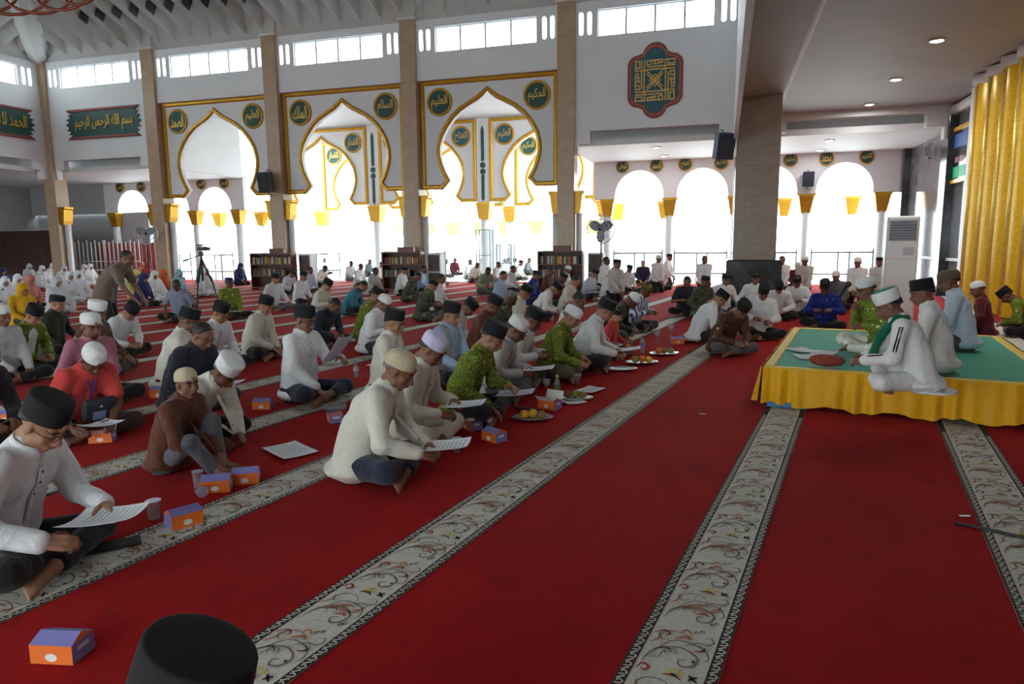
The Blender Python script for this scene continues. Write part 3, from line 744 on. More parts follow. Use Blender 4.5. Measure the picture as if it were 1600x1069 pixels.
# ------------------------------------------------------------------ people
def _v(*a): return np.array(a, float)
def surface(prims, res, k=.03, wr=0.0, seed=0, pad=.03, clip=None):
    """blend tapered capsules and ellipsoids into one closed surface (surface nets)"""
    lo = np.full(3, 9.); hi = np.full(3, -9.)
    bbs = []
    for p in prims:
        if p[0] == 'c':
            a, b, ra, rb = p[1:5]; l = np.minimum(a - ra, b - rb); h = np.maximum(a + ra, b + rb)
        else:
            c, r_ = p[1:3]; m = max(r_) if len(p) > 3 and p[3] is not None else None
            rr = np.full(3, m) if m else np.array(r_); l = c - rr; h = c + rr
        bbs.append((l, h))
        if not isinstance(p[-1], str): lo = np.minimum(lo, l); hi = np.maximum(hi, h)
    lo = lo - pad; hi = hi + pad
    n = np.maximum(4, np.ceil((hi - lo) / res).astype(int) + 1)
    ax = [lo[i] + res * np.arange(n[i]) for i in range(3)]
    F = np.full(n, .12)
    order = [i for i, p in enumerate(prims) if not isinstance(p[-1], str)] + [i for i, p in enumerate(prims) if isinstance(p[-1], str)]
    for i in order:
        p = prims[i]; l, h = bbs[i]; mg = k + 2.5 * res
        s = [slice(max(0, int((l[d] - mg - lo[d]) / res)), max(1, min(n[d], int((h[d] + mg - lo[d]) / res) + 2))) for d in range(3)]
        X = ax[0][s[0]][:, None, None]; Y = ax[1][s[1]][None, :, None]; Z = ax[2][s[2]][None, None, :]
        if p[0] == 'c':
            a, b, ra, rb = p[1:5]; ba = b - a; L = ba @ ba + 1e-9
            t = np.clip(((X - a[0]) * ba[0] + (Y - a[1]) * ba[1] + (Z - a[2]) * ba[2]) / L, 0, 1)
            d = np.sqrt((X - a[0] - t * ba[0]) ** 2 + (Y - a[1] - t * ba[1]) ** 2 + (Z - a[2] - t * ba[2]) ** 2) - (ra + (rb - ra) * t)
        else:
            c, r_ = p[1:3]; x, y, z = X - c[0], Y - c[1], Z - c[2]
            if len(p) > 3 and p[3] is not None and not isinstance(p[3], str):
                M = p[3]; x, y, z = (M[0, j] * x + M[1, j] * y + M[2, j] * z for j in range(3))
            k0 = np.sqrt((x / r_[0]) ** 2 + (y / r_[1]) ** 2 + (z / r_[2]) ** 2)
            k1 = np.sqrt((x / r_[0] ** 2) ** 2 + (y / r_[1] ** 2) ** 2 + (z / r_[2] ** 2) ** 2) + 1e-6
            d = k0 * (k0 - 1) / k1
        f = F[s[0], s[1], s[2]]
        if isinstance(p[-1], str):
            kk = k * .5; hh = np.clip(.5 - .5 * (f + d) / kk, 0, 1)
            F[s[0], s[1], s[2]] = f + (-d - f) * hh + kk * hh * (1 - hh)
        else:
            hh = np.clip(.5 + .5 * (f - d) / k, 0, 1)
            F[s[0], s[1], s[2]] = f + (d - f) * hh - k * hh * (1 - hh)
    if wr:
        rs = np.random.RandomState(seed)
        X = ax[0][:, None, None]; Y = ax[1][None, :, None]; Z = ax[2][None, None, :]
        w = np.zeros(n)
        for j in range(5):
            q = rs.normal(size=3); q /= np.linalg.norm(q); q *= rs.uniform(18, 46)
            q2 = rs.normal(size=3) * 9
            w += np.sin(q[0] * X + q[1] * Y + q[2] * Z + 2.2 * np.sin(q2[0] * X + q2[1] * Y + q2[2] * Z + rs.uniform(0, 6))) / 5
        F = F + wr * w
    if clip is not None: F = clip(F, ax)
    F[0] = F[-1] = .1; F[:, 0] = F[:, -1] = .1; F[:, :, 0] = F[:, :, -1] = .1
    return nets(F, lo, res)
def nets(F, lo, res):
    n = np.array(F.shape); ins = F < 0
    m = n - 1
    acc = np.zeros((*m, 3)); cnt = np.zeros(m)
    for d in range(3):
        e, g_ = (d + 1) % 3, (d + 2) % 3
        s0 = [slice(None)] * 3; s1 = [slice(None)] * 3; s0[d] = slice(0, -1); s1[d] = slice(1, None)
        A, B = F[tuple(s0)], F[tuple(s1)]; cr = (A < 0) != (B < 0)
        t = np.where(cr, A / np.where(cr, A - B, 1), 0)
        for oe in (0, 1):
            for og in (0, 1):
                sl = [slice(None)] * 3; sl[e] = slice(oe, oe + m[e]); sl[g_] = slice(og, og + m[g_])
                c = cr[tuple(sl)]; tt = t[tuple(sl)]
                cnt += c; acc[..., d] += np.where(c, tt, 0); acc[..., e] += c * oe; acc[..., g_] += c * og
    act = cnt > 0; idx = -np.ones(m, int); idx[act] = np.arange(act.sum())
    ijk = np.argwhere(act); V = lo + res * (ijk + acc[act] / cnt[act][:, None])
    Q = []
    for d in range(3):
        e, g_ = (d + 1) % 3, (d + 2) % 3
        s0 = [slice(1, -1)] * 3; s1 = [slice(1, -1)] * 3; s0[d] = slice(0, -1); s1[d] = slice(1, None)
        a = ins[tuple(s0)]; b = ins[tuple(s1)]
        for neg, msk in ((False, a & ~b), (True, ~a & b)):
            w = np.argwhere(msk)
            if not len(w): continue
            off = np.ones(3, int); off[d] = 0; w = w + off
            def at(oe, og):
                q = w.copy(); q[:, e] += oe; q[:, g_] += og; return idx[q[:, 0], q[:, 1], q[:, 2]]
            q = np.stack([at(-1, -1), at(0, -1), at(0, 0), at(-1, 0)], 1)
            Q.append(q[:, ::-1] if neg else q)
    return V, np.concatenate(Q)
def to_mesh(name, parts, tint=None):
    """join (V, Q[, tint]) islands into one smooth mesh"""
    Vs = []; Qs = []; T = []; o = 0
    for p in parts:
        Vs.append(p[0]); Qs.append(p[1] + o); o += len(p[0])
        T.append(p[2] if len(p) > 2 else np.ones((len(p[0]), 3)))
    V = np.concatenate(Vs); Q = np.concatenate(Qs); T = np.concatenate(T)
    me = bpy.data.meshes.new(name)
    me.vertices.add(len(V)); me.vertices.foreach_set('co', V.astype(np.float32).ravel())
    me.loops.add(Q.size); me.loops.foreach_set('vertex_index', Q.astype(np.int32).ravel())
    me.polygons.add(len(Q)); me.polygons.foreach_set('loop_start', np.arange(0, Q.size, 4, dtype=np.int32))
    me.polygons.foreach_set('use_smooth', np.ones(len(Q), bool))
    if tint:
        at = me.attributes.new('tint', 'FLOAT_COLOR', 'POINT')
        at.data.foreach_set('color', np.concatenate([T, np.ones((len(T), 1))], 1).astype(np.float32).ravel())
    me.update(); me.validate(); return me

def mrot(yaw, pitch):
    """head frame: pitch > 0 nods forward/down, yaw > 0 turns to the person's left"""
    cy, sy, cp, sp = math.cos(yaw), math.sin(yaw), math.cos(pitch), math.sin(pitch)
    Ry = np.array([[cy, -sy, 0], [sy, cy, 0], [0, 0, 1]]); Rp = np.array([[1, 0, 0], [0, cp, sp], [0, -sp, cp]])
    return Ry @ Rp

def make_head(res, chin=1.0, beard=0):
    P = [('e', _v(0, -.014, .026), (.076, .097, .088)), ('e', _v(0, .018, -.032), (.064, .074, .086)),
         ('e', _v(0, .047, -.090 * chin), (.034, .034, .026)), ('c', _v(-.045, .015, -.075), _v(0, .055, -.096), .022, .02),
         ('c', _v(.045, .015, -.075), _v(0, .055, -.096), .022, .02),
         ('e', _v(-.036, .056, -.03), (.026, .024, .028)), ('e', _v(.036, .056, -.03), (.026, .024, .028)),
         ('c', _v(-.038, .070, .024), _v(.038, .070, .024), .014, .014), ('c', _v(0, .080, .022), _v(0, .086, .052), .014, .014)]
    Q = surface(P + [('c', _v(0, -.02, -.06), _v(0, -.04, -.17), .053, .058),
        ('c', _v(0, .088, .006), _v(0, .110, -.031), .0085, .0125), ('e', _v(-.014, .098, -.036), (.011, .012, .009)), ('e', _v(.014, .098, -.036), (.011, .012, .009)),
        ('c', _v(-.021, .084, -.063), _v(0, .093, -.060), .007, .0085), ('c', _v(.021, .084, -.063), _v(0, .093, -.060), .007, .0085),
        ('c', _v(-.017, .084, -.073), _v(.017, .084, -.073), .008, .008),
        ('e', _v(-.079, -.008, -.008), (.009, .022, .034)), ('e', _v(.079, -.008, -.008), (.009, .022, .034)),
        ('e', _v(-.031, .099, .001), (.021, .016, .013), None, 'sub'), ('e', _v(.031, .099, .001), (.021, .016, .013), None, 'sub')],
        res, .012)
    V = Q[0]; T = np.ones((len(V), 3))
    eyeb = surface([('e', _v(-.031, .076, .001), (.0145, .0135, .0125)), ('e', _v(.031, .076, .001), (.0145, .0135, .0125))], min(res, .005), .004)
    f = V[:, 1] > .04
    lips = f & (np.abs(V[:, 0]) < .026) & (np.abs(V[:, 2] + .067) < .012) & (V[:, 1] > .08); T[lips] = (.86, .58, .56)
    brow = f & (np.abs(np.abs(V[:, 0]) - .032) < .021) & (np.abs(V[:, 2] - .0235) < .006); T[brow] = (.14, .12, .11)
    if beard: 
        b = f & (V[:, 2] < -.074) & (np.abs(V[:, 0]) < .03) | (f & (np.abs(V[:, 0]) < .024) & (np.abs(V[:, 2] + .051) < .006) & (V[:, 1] > .08)); T[b] = (.22, .19, .18)
    Te = np.tile(np.array([[.95, .82, .75]]), (len(eyeb[0]), 1))
    d = np.abs(eyeb[0][:, 2] + .0035); Te[(d < .0042) & (eyeb[0][:, 1] > .07)] = (.07, .05, .05)
    return [(V, Q[1], T), (eyeb[0], eyeb[1], Te)]

def make_hand(curl, res, spread=.0, thumb=.5):
    """right hand: wrist at origin, fingers along +Y, palm faces -Z, thumb on the -X side"""
    P = [('c', _v(-.02, .02, 0), _v(-.026, .075, 0), .016, .015), ('c', _v(.0, .01, 0), _v(.0, .08, 0), .018, .015),
         ('c', _v(.02, .02, 0), _v(.026, .072, 0), .016, .014), ('c', _v(0, -.05, 0), _v(0, .02, 0), .026, .023)]
    for x, L, y0 in ((-.027, .072, .082), (-.009, .080, .088), (.010, .074, .085), (.027, .058, .076)):
        a = 0.25 * curl; p = _v(x, y0, .002); sx = x * spread * 6
        for q, fr in enumerate((.45, .32, .26)):
            d = _v(sx, math.cos(a), -math.sin(a)); e = p + d * L * fr
            P.append(('c', p, e, .0095 - .001 * q, .0088 - .001 * q)); p = e; a += curl * .75
    a = thumb; p = _v(-.03, .022, -.004)
    for q, fr in enumerate((.036, .03, .024)):
        d = _v(-.75 + .3 * q, .62 + .15 * q, -a - .1 * q); d /= np.linalg.norm(d); e = p + d * fr
        P.append(('c', p, e, .0125 - .0015 * q, .0112 - .0015 * q)); p = e
    return surface(P, res, .006, pad=.02)

def make_foot(res):
    """left foot lying on its outer side is just this foot rotated; ankle at origin, toes along +Y, sole down"""
    P = [('e', _v(0, -.03, -.03), (.032, .04, .03)), ('c', _v(0, 0, 0), _v(0, .06, -.022), .036, .03), ('c', _v(-.01, .06, -.028), _v(-.014, .13, -.036), .028, .022),
         ('c', _v(.016, .05, -.032), _v(.022, .12, -.04), .024, .018)]
    for k, x in enumerate((-.028, -.01, .005, .019, .032)):
        P.append(('c', _v(x, .13 - .008 * k, -.042), _v(x * 1.1, .168 - .011 * k, -.045), .0125 - .0015 * k, .011 - .0014 * k))
    return surface(P, res, .012, pad=.02)

def ik(S, T, l1, l2, hint):
    d = T - S; L = np.linalg.norm(d); L2 = min(L, (l1 + l2) * .985); u = d / L; T = S + u * L2
    a = (l1 * l1 - l2 * l2 + L2 * L2) / (2 * L2); hgt = math.sqrt(max(1e-5, l1 * l1 - a * a))
    w = hint - (hint @ u) * u; w /= np.linalg.norm(w)
    return S + u * a + w * hgt, T

def trims(shirt, S, C, W, spn):
    """mandarin collar, button placket and buttons lying on the shirt front"""
    V = shirt[0]; path = []
    for q in np.linspace(0, 1, 9):
        c = S + (C - S) * (q / .45) if q < .45 else C + (W - C) * ((q - .45) / .55)
        ax = (S - C) if q < .45 else (C - W); ax = ax / np.linalg.norm(ax); f = np.cross(_v(1, 0, 0), ax) ; f = f if f[1] > 0 else -f
        d = V - c; m = (np.abs(d[:, 0]) < .022) & (np.abs(d @ ax) < .022) & (d @ f > 0)
        if m.any(): path.append(c + f * ((d[m] @ f).max() + .002))
    P = np.array(path); P[1:-1] = (P[:-2] + 2 * P[1:-1] + P[2:]) / 4
    b = MB()
    for i, q in enumerate(P): b.v += [(-.016, q[1], q[2]), (-.015, q[1] + .004, q[2] + .001), (.015, q[1] + .004, q[2] + .001), (.016, q[1], q[2])]
    for i in range(len(P) - 1):
        for k in range(3): b.f.append((i * 4 + k, i * 4 + k + 1, i * 4 + 5 + k, i * 4 + 4 + k))
    b.mi = [0] * len(b.f); pm = b.mesh('placket', True)
    b = MB()
    for q in P[1:7:2]: b.lathe([(.006, 0), (.006, .003), (.004, .004)], 8, M=Matrix.Translation((0, q[1] + .0035, q[2])) @ Matrix.Rotation(R(-75), 4, 'X'))
    bm = b.mesh('buttons', True)
    Q = Vector(spn).to_track_quat('Z', 'Y').to_matrix().to_4x4(); b = MB()
    b.lathe([(.080, .036), (.077, .06), (.074, .086), (.069, .087), (.068, .06), (.069, .036)], 22, 1, 1, Matrix.Translation(Vector(S)) @ Q, cap=False); cm = b.mesh('collar', True)
    return pm, bm, cm
HEADS = {}; HANDS = {}; FEET = {}
def head_parts(key, res):
    k = (key, res)
    if k not in HEADS: HEADS[k] = make_head(res, beard=(key == 'beard'))
    return HEADS[k]
def hand_part(key, res):
    k = (key, res)
    if k not in HANDS: HANDS[k] = make_hand({'grip': 1.25, 'rest': .45, 'flat': .2, 'fist': 1.5}[key], res, 0.0 if key == 'grip' else .3, .7 if key == 'grip' else .35)
    return HANDS[k]
def foot_part(res):
    if res not in FEET: FEET[res] = make_foot(res)
    return FEET[res]
def frame(y, z):
    """rotation whose +Y is y and +Z is near z"""
    y = y / np.linalg.norm(y); z = z - (z @ y) * y; z = z / np.linalg.norm(z); x = np.cross(y, z)
    return np.stack([x, y, z], 1)
def move(part, M, t, flip=False):
    V = part[0].copy(); Q = part[1]
    if flip: V = V * np.array([-1, 1, 1]); Q = Q[:, ::-1]
    return (V @ M.T + t, Q) + tuple(part[2:])

POSES = {}
DEF = dict(lean=.3, side=0.0, yaw=0.0, nod=.4, hl=(-.13, .34, .36), hr=(.13, .34, .36), handl='grip', handr='grip', legs='cross', sleeve='long', fat=1.0, head='plain',
           res=.014, hres=.0065, robe=0, collar=1, seed=1, bare=0, turn=0.0)
def spine(p):
    l = p['lean']; H = _v(0, 0, .125)
    sd = p['side']
    d = lambda a: _v(math.sin(sd * a / max(l, .05)) * .5 if sd else 0, math.sin(a), math.cos(a))
    W = H + .19 * d(l * .5); C = W + .2 * d(l * 1.0); S = C + .095 * d(l * 1.25)
    N = S + .075 * d(l * 1.1 + p['nod'] * .35); 
    hd = d(l * .8 + p['nod'] * .6)
    Hc = N + .10 * hd + _v(0, .012, 0)
    return H, W, C, S, N, Hc
def build_pose(name, **kw):
    if name in POSES: return POSES[name]
    p = dict(DEF); p.update(kw); res, hres, fat = p['res'], p['hres'], p['fat']
    H, W, C, S, N, Hc = spine(p)
    stand = p['legs'] == 'stand'
    up = _v(0, 0, .78) if stand else _v(0, 0, .27) if p['legs'] == 'kneelup' else _v(0, 0, 0)
    H, W, C, S, N, Hc = (q + up for q in (H, W, C, S, N, Hc))
    tx = lambda v, w: v + _v(w, 0, 0)
    spn = (S - C) / np.linalg.norm(S - C)
    tw = p['turn']; ct, st = math.cos(tw), math.sin(tw)
    sh = lambda sx: S + _v(sx * .165 * ct, sx * .165 * st, -.012)
    arms = {}
    for sx, tgt in ((-1, p['hl']), (1, p['hr'])):
        A = sh(sx); E, T = ik(A, _v(*tgt) + up, .275, .25, _v(sx * .55, -.35, -.75)); arms[sx] = (A, E, T)
    # ---- shirt
    P = [('c', S + _v(-.13 * ct, -.13 * st, -.015), S + _v(.13 * ct, .13 * st, -.015), .066, .066), ('c', S, S + spn * .02, .08, .075), ('c', C, S, .105, .085)]
    for sx in (-1, 1):
        P += [('c', tx(H, sx * .072), tx(W, sx * .062), .13 * fat, .117 * fat), ('c', tx(W, sx * .062), tx(C, sx * .07), .117 * fat, .11 * fat),
              ('c', tx(C, sx * .07), tx(S - spn * .03, sx * .085 * ct), .11 * fat, .075)]
    if stand: P.append(('c', tx(H, -.07) - spn * 0 + _v(0, 0, -.06), tx(H, .07) + _v(0, 0, -.06), .128 * fat, .128 * fat))
    if not stand and p['legs'] != 'kneelup': P.append(('e', _v(0, -.005, .085) + up, (.225 * fat, .19 * fat, .075)))
    if p['collar']: P.append(('c', S + spn * .02, S + spn * .055, .068, .064))
    for sx in (-1, 1):
        A, E, T = arms[sx]
        if p['sleeve'] == 'long':
            u = (T - E) / np.linalg.norm(T - E)
            P += [('c', A, E, .066, .056), ('c', E, T - u * .02, .056, .046)]
        elif p['sleeve'] == 'short':
            e2 = A + (E - A) * .72; P += [('c', A, e2, .066, .066)]
    if p['robe']: P += [('e', _v(0, .12, .07), (.36, .30, .085)), ('c', _v(-.2, .22, .09), _v(.2, .22, .09), .10, .10)]
    shirt = surface(P, res, .035, wr=.009, seed=p['seed'])
    # ---- legs
    lg = p['legs']; L = []; ank = []
    if lg == 'cross':
        for sx, ax, ay, az in ((-1, .10, .35, .075), (1, -.12, .27, .055)):
            hp = _v(sx * .085, .03, .105); kn = _v(sx * .305, .30, .125 + .02 * sx); an = _v(ax, ay, az)
            L += [('c', hp, kn, .092, .07), ('c', kn, kn + (an - kn) * (.55 if p['bare'] else .86), .068, .052)]
            ank.append((an, an - kn, _v(sx * .25, .6, .6)))
    elif lg == 'kneel':
        for sx in (-1, 1):
            hp = _v(sx * .08, .0, .17); kn = _v(sx * .13, .40, .085); an = _v(sx * .09, -.06, .05)
            L += [('c', hp, kn, .095, .075), ('c', kn, an, .06, .05)]; ank.append((an, _v(0, -1, -.1), _v(0, 0, -1)))
    elif lg == 'kneelup':
        for sx in (-1, 1):
            hp = _v(sx * .08, .0, .40); kn = _v(sx * .13, .12, .085); an = _v(sx * .09, -.32, .05)
            L += [('c', hp, kn, .098, .08), ('c', kn, an, .062, .05)]; ank.append((an, _v(0, -1, -.1), _v(0, 0, -1)))
    elif lg == 'kneeup':
        for sx, kz, ky in ((-1, .40, .30), (1, .30, .34)):
            hp = _v(sx * .08, .05, .11); kn = _v(sx * .16, ky, kz); an = _v(sx * .07, ky + .12, .085)
            L += [('c', hp, kn, .088, .066), ('c', kn, an, .064, .058)]; ank.append((an, _v(0, 1, 0), _v(0, 0, 1)))
    elif lg == 'oneup':
        hp = _v(-.085, .03, .105); kn = _v(-.30, .30, .12); an = _v(.10, .33, .06)
        L += [('c', hp, kn, .092, .07), ('c', kn, kn + (an - kn) * .8, .068, .052)]; ank.append((an, an - kn, _v(-.2, .6, .6)))
        hp = _v(.085, .03, .105); kn = _v(.17, .33, .40); an = _v(.15, .48, .09)
        L += [('c', hp, kn, .092, .07), ('c', kn, kn + (an - kn) * .8, .068, .055)]; ank.append((an, _v(0, 1, 0), _v(0, 0, 1)))
    elif lg == 'side':
        for sx, kx, ky, ax, ay in ((-1, -.30, .22, .12, .30), (1, .14, .40, .42, .22)):
            hp = _v(sx * .085, .03, .105); kn = _v(kx, ky, .11); an = _v(ax, ay, .06)
            L += [('c', hp, kn, .092, .07), ('c', kn, kn + (an - kn) * .82, .068, .052)]; ank.append((an, an - kn, _v(0, .4, .8)))
    else:
        for sx, ky, ay in ((-1, .06, -.06), (1, .12, .16)):
            hp = H + _v(sx * .085, 0, -.03); kn = _v(sx * .10, ky, .48); an = _v(sx * .10, ay, .085)
            L += [('c', hp, kn, .098, .068), ('c', kn, an, .066, .058)]; ank.append((an, _v(0, 1, 0), _v(0, 0, 1)))
    L += [('c', tx(H, -.08), tx(H, .08), .118, .118)] if stand else [('c', _v(-.085, -.01, .105) + up, _v(.085, -.01, .105) + up, .122, .122)]
    legs = surface([q for q in L], res, .03, wr=.006, seed=p['seed'] + 5, clip=None if stand else (lambda F, ax: np.maximum(F, (.004 - ax[2])[None, None, :])))
    shirt2 = shirt
    # ---- skin
    hm = mrot(p['yaw'], p['nod'] + p['lean'] * .6)
    B = [move(q, hm, Hc) for q in head_parts(p['head'], hres)]
    core = [('c', S + spn * -.05, N + (Hc - N) * .3, .056, .053), ('c', H, C, .08, .08), ('c', C, S, .08, .06)]
    for sx in (-1, 1):
        A, E, T = arms[sx]
        core += [('c', A, E, .046, .040), ('c', E, T, .040, .027), ('c', S, A, .05, .045)]
    for i, (an, d, zz) in enumerate(ank):
        pass
    core += [(q[0], q[1], q[2], q[3] * .7, q[4] * .7) for q in L]
    if lg in ('cross', 'side', 'oneup', 'kneeup', 'stand'):
        for i, (an, d, zz) in enumerate(ank):
            kn = L[i * 2][2]; core.append(('c', kn, an, .045, .032))
    B.append(surface(core, max(.014, res * .9), .025))
    for sx, key in ((-1, p['handl']), (1, p['handr'])):
        A, E, T = arms[sx]; d = T - E; d /= np.linalg.norm(d)
        fwd = d * .6 + _v(-sx * .35, .45, -.12) if key == 'grip' else d + _v(0, 0, -.15)
        up_ = _v(sx * .7, -.1, .7) if key == 'grip' else _v(0, 0, 1)
        B.append(move(hand_part(key, hres), frame(fwd, up_), T, flip=(sx < 0)))
    for an, d, zz in ank: B.append(move(foot_part(max(hres, .007)), frame(d, zz), an + _v(0, 0, .004)))
    tr3 = trims(shirt, S, C, W, spn) if res < .0155 and lg != 'stand' else None
    z0 = .006
    for q in B: q[0][:, 2] = np.maximum(q[0][:, 2], z0)
    shirt[0][:, 2] = np.maximum(shirt[0][:, 2], .012)
    hmat = Matrix.Translation(Vector(Hc)) @ Matrix(hm.tolist()).to_4x4()
    POSES[name] = dict(body=to_mesh('body', B, True), shirt=to_mesh('shirt', [shirt]), trousers=to_mesh('trousers', [legs]),
                       head=hmat, hc=Hc, arms=arms, p=p, trims=tr3)
    return POSES[name]

def skin(name, col):
    if name in MATS: return MATS[name]
    t = NT(name); t.set(.5, 0, .35)
    a = t.node('ShaderNodeAttribute'); a.attribute_name = 'tint'
    n = t.noise(t.coord(), 18, 3)
    c = t.mix(1.0, t.ramp(n, [(.3, tuple(x * .92 for x in col[:3]) + (1,)), (.7, col)]), a.outputs[0], 'MULTIPLY'); t.base(c)
    t.b.inputs['Subsurface Weight'].default_value = 0.0
    return t.m
SKIN = dict(a=skin('skin_tan', srgb(166, 120, 94)), b=skin('skin_brown', srgb(130, 90, 70)), c=skin('skin_dark', srgb(108, 70, 54)), d=skin('skin_light', srgb(205, 158, 128)))

def cap_mesh(kind):
    b = MB()
    if kind == 'peci':      # stiff oval velvet cap with a creased top
        pr = [(.0815, .028), (.085, .034), (.085, .06), (.083, .10), (.081, .128), (.079, .1325), (.075, .1345), (.06, .1345), (.03, .137), (.004, .1375)]
        pr = [(.079, .028)] + pr
        M = Matrix.Translation((0, -.010, .002)) @ Matrix.Rotation(R(9), 4, 'X'); b.lathe(pr, 28, 1, 1.25, M)
    elif kind == 'peci_low':
        pr = [(.079, .03), (.083, .034), (.084, .06), (.081, .095), (.078, .104), (.070, .101), (.03, .097), (.004, .096)]
        b.lathe(pr, 28, 1, 1.25, Matrix.Translation((0, -.010, .004)) @ Matrix.Rotation(R(9), 4, 'X'))
    elif kind == 'dome':    # white pilgrim's cap with soft crown
        pr = [(.079, .026), (.0845, .030), (.086, .06), (.085, .09), (.077, .113), (.058, .126), (.03, .131), (.004, .132)]
        b.lathe(pr, 28, 1, 1.25, Matrix.Translation((0, -.011, .002)) @ Matrix.Rotation(R(8), 4, 'X'))
    elif kind == 'knit':    # close knitted skull cap
        pr = [(.079, .022), (.0835, .026), (.0845, .05), (.080, .08), (.068, .105), (.048, .122), (.024, .130), (.004, .132)]
        b.lathe(pr, 28, 1, 1.25, Matrix.Translation((0, -.012, .0)) @ Matrix.Rotation(R(10), 4, 'X'))
    elif kind == 'tall':
        pr = [(.079, .026), (.085, .03), (.088, .07), (.09, .12), (.09, .128), (.085, .134), (.05, .142), (.004, .146)]
        b.lathe(pr, 28, 1, 1.22, Matrix.Translation((0, -.011, .002)) @ Matrix.Rotation(R(8), 4, 'X'))
    elif kind == 'udeng':   # folded cloth cap
        pr = [(.082, .016), (.088, .02), (.095, .05), (.09, .085), (.078, .11), (.05, .124), (.004, .128)]
        b.lathe(pr, 28, 1, 1.22, Matrix.Translation((0, -.012, .002)) @ Matrix.Rotation(R(8), 4, 'X'))
    me = b.mesh('cap', True); 
    if kind.startswith('peci'): me.set_sharp_from_angle(angle=R(50))
    return me
CAPS = {}
def cap_of(kind):
    if kind not in CAPS: CAPS[kind] = cap_mesh(kind)
    return CAPS[kind]
def _hairclip(F, ax):
    X = ax[0][:, None, None]; Y = ax[1][None, :, None]; Z = ax[2][None, None, :]
    front = np.maximum(Y * .7 - (Z - .052) * 1.2 - .026, -(Z - .045) * 1.0 + (Y - .016) * 2.0)
    low = -(Z + .062) + (Y + .03) * 1.3
    return np.maximum(np.maximum(F, np.minimum(front, .1)), low)
_h = surface([('e', _v(0, -.017, .024), (.0825, .103, .096)), ('e', _v(0, -.045, -.03), (.066, .062, .06))], .007, .02, clip=_hairclip)
HAIR = to_mesh('hair', [_h])

def hijab_mesh(style, seed=1, res=.016):
    """head and chest covering, in the frame of the seated figure whose head is at Hc"""
    p = dict(DEF); p.update(lean=.22, nod=.35); H, W, C, S, N, Hc = spine(p)
    hm = mrot(0, p['nod'] + p['lean'] * .6)
    P = [('e', Hc + hm @ _v(0, -.018, .018), (.098, .118, .115), hm), ('c', Hc + hm @ _v(0, -.01, -.05), S + _v(0, .01, .03), .095, .11),
         ('c', S + _v(-.12, 0, -.04), S + _v(.12, 0, -.04), .09, .09), ('c', S + _v(0, .03, -.02), W + _v(0, .12, .08), .12, .14)]
    if style == 'mukena': P += [('c', C, W, .17, .2), ('e', _v(0, .1, .10), (.36, .34, .13)), ('c', S + _v(-.13, .02, -.05), _v(-.22, .25, .22), .1, .1), ('c', S + _v(.13, .02, -.05), _v(.22, .25, .22), .1, .1)]
    P += [('e', Hc + hm @ _v(0, .115, -.028), (.058, .075, .078), hm, 'sub')]
    a = surface(P, res, .05, wr=.008, seed=seed)
    a[0][:, 2] = np.maximum(a[0][:, 2], .012)
    return to_mesh('hijab', [a])

def rim_glasses(parent, M, m):
    b = MB()
    for sx in (-1, 1):
        b.tube([Vector((sx * .033 + .024 * math.cos(a), .101, .001 + .017 * math.sin(a))) for a in np.linspace(0, 2 * PI, 15)[:-1]], .0018, 6, True)
        b.tube([(sx * .057, .099, .006), (sx * .078, .06, .006), (sx * .082, .0, .004), (sx * .08, -.02, -.008)], .0018, 6)
    b.tube([(-.009, .102, .004), (0, .104, .007), (.009, .102, .004)], .0018, 6)
    o = b.build('glasses', m, parent, True); o.matrix_local = M; return o

PEOPLE = []
def person(x, y, az, pose, shirt, trousers, cap, capmat, label, sk='b', hair='black', scale=1.0, group=None, glasses=False, z=0.0, by_head=True):
    """x, y: where the head is, in world metres; az: facing in degrees from the qibla row direction"""
    po = POSES[pose]; rz = CARPET + R(az) - PI / 2; hx, hy = po['hc'][0] * scale, po['hc'][1] * scale
    c, s = math.cos(rz), math.sin(rz)
    loc = (x - (hx * c - hy * s), y - (hx * s + hy * c), z) if by_head else (x, y, z)
    e = empty('person', loc, rz, label, 'person', group, scale)
    shared('body', po['body'], SKIN[sk], e); so = shared('shirt', po['shirt'], MATS[shirt], e); shared('trousers', po['trousers'], MATS[trousers], e)
    if po['trims']:
        for nm, me in zip(('placket', 'buttons', 'collar'), po['trims']):
            if shirt in ('red', 'navy2') and nm == 'buttons': continue
            q = shared(nm, me, MATS['black_plastic'] if nm == 'buttons' and 'batik' not in shirt else MATS[shirt], so)
            if nm == 'buttons': q['kind'] = 'stuff'
    if hair: shared('hair', HAIR, MATS['hair_' + hair], e, po['head'])
    if cap: shared('cap', cap_of(cap), MATS[capmat], e, po['head'])
    if glasses: rim_glasses(e, po['head'], MATS['black_plastic'])
    PEOPLE.append(e); return e

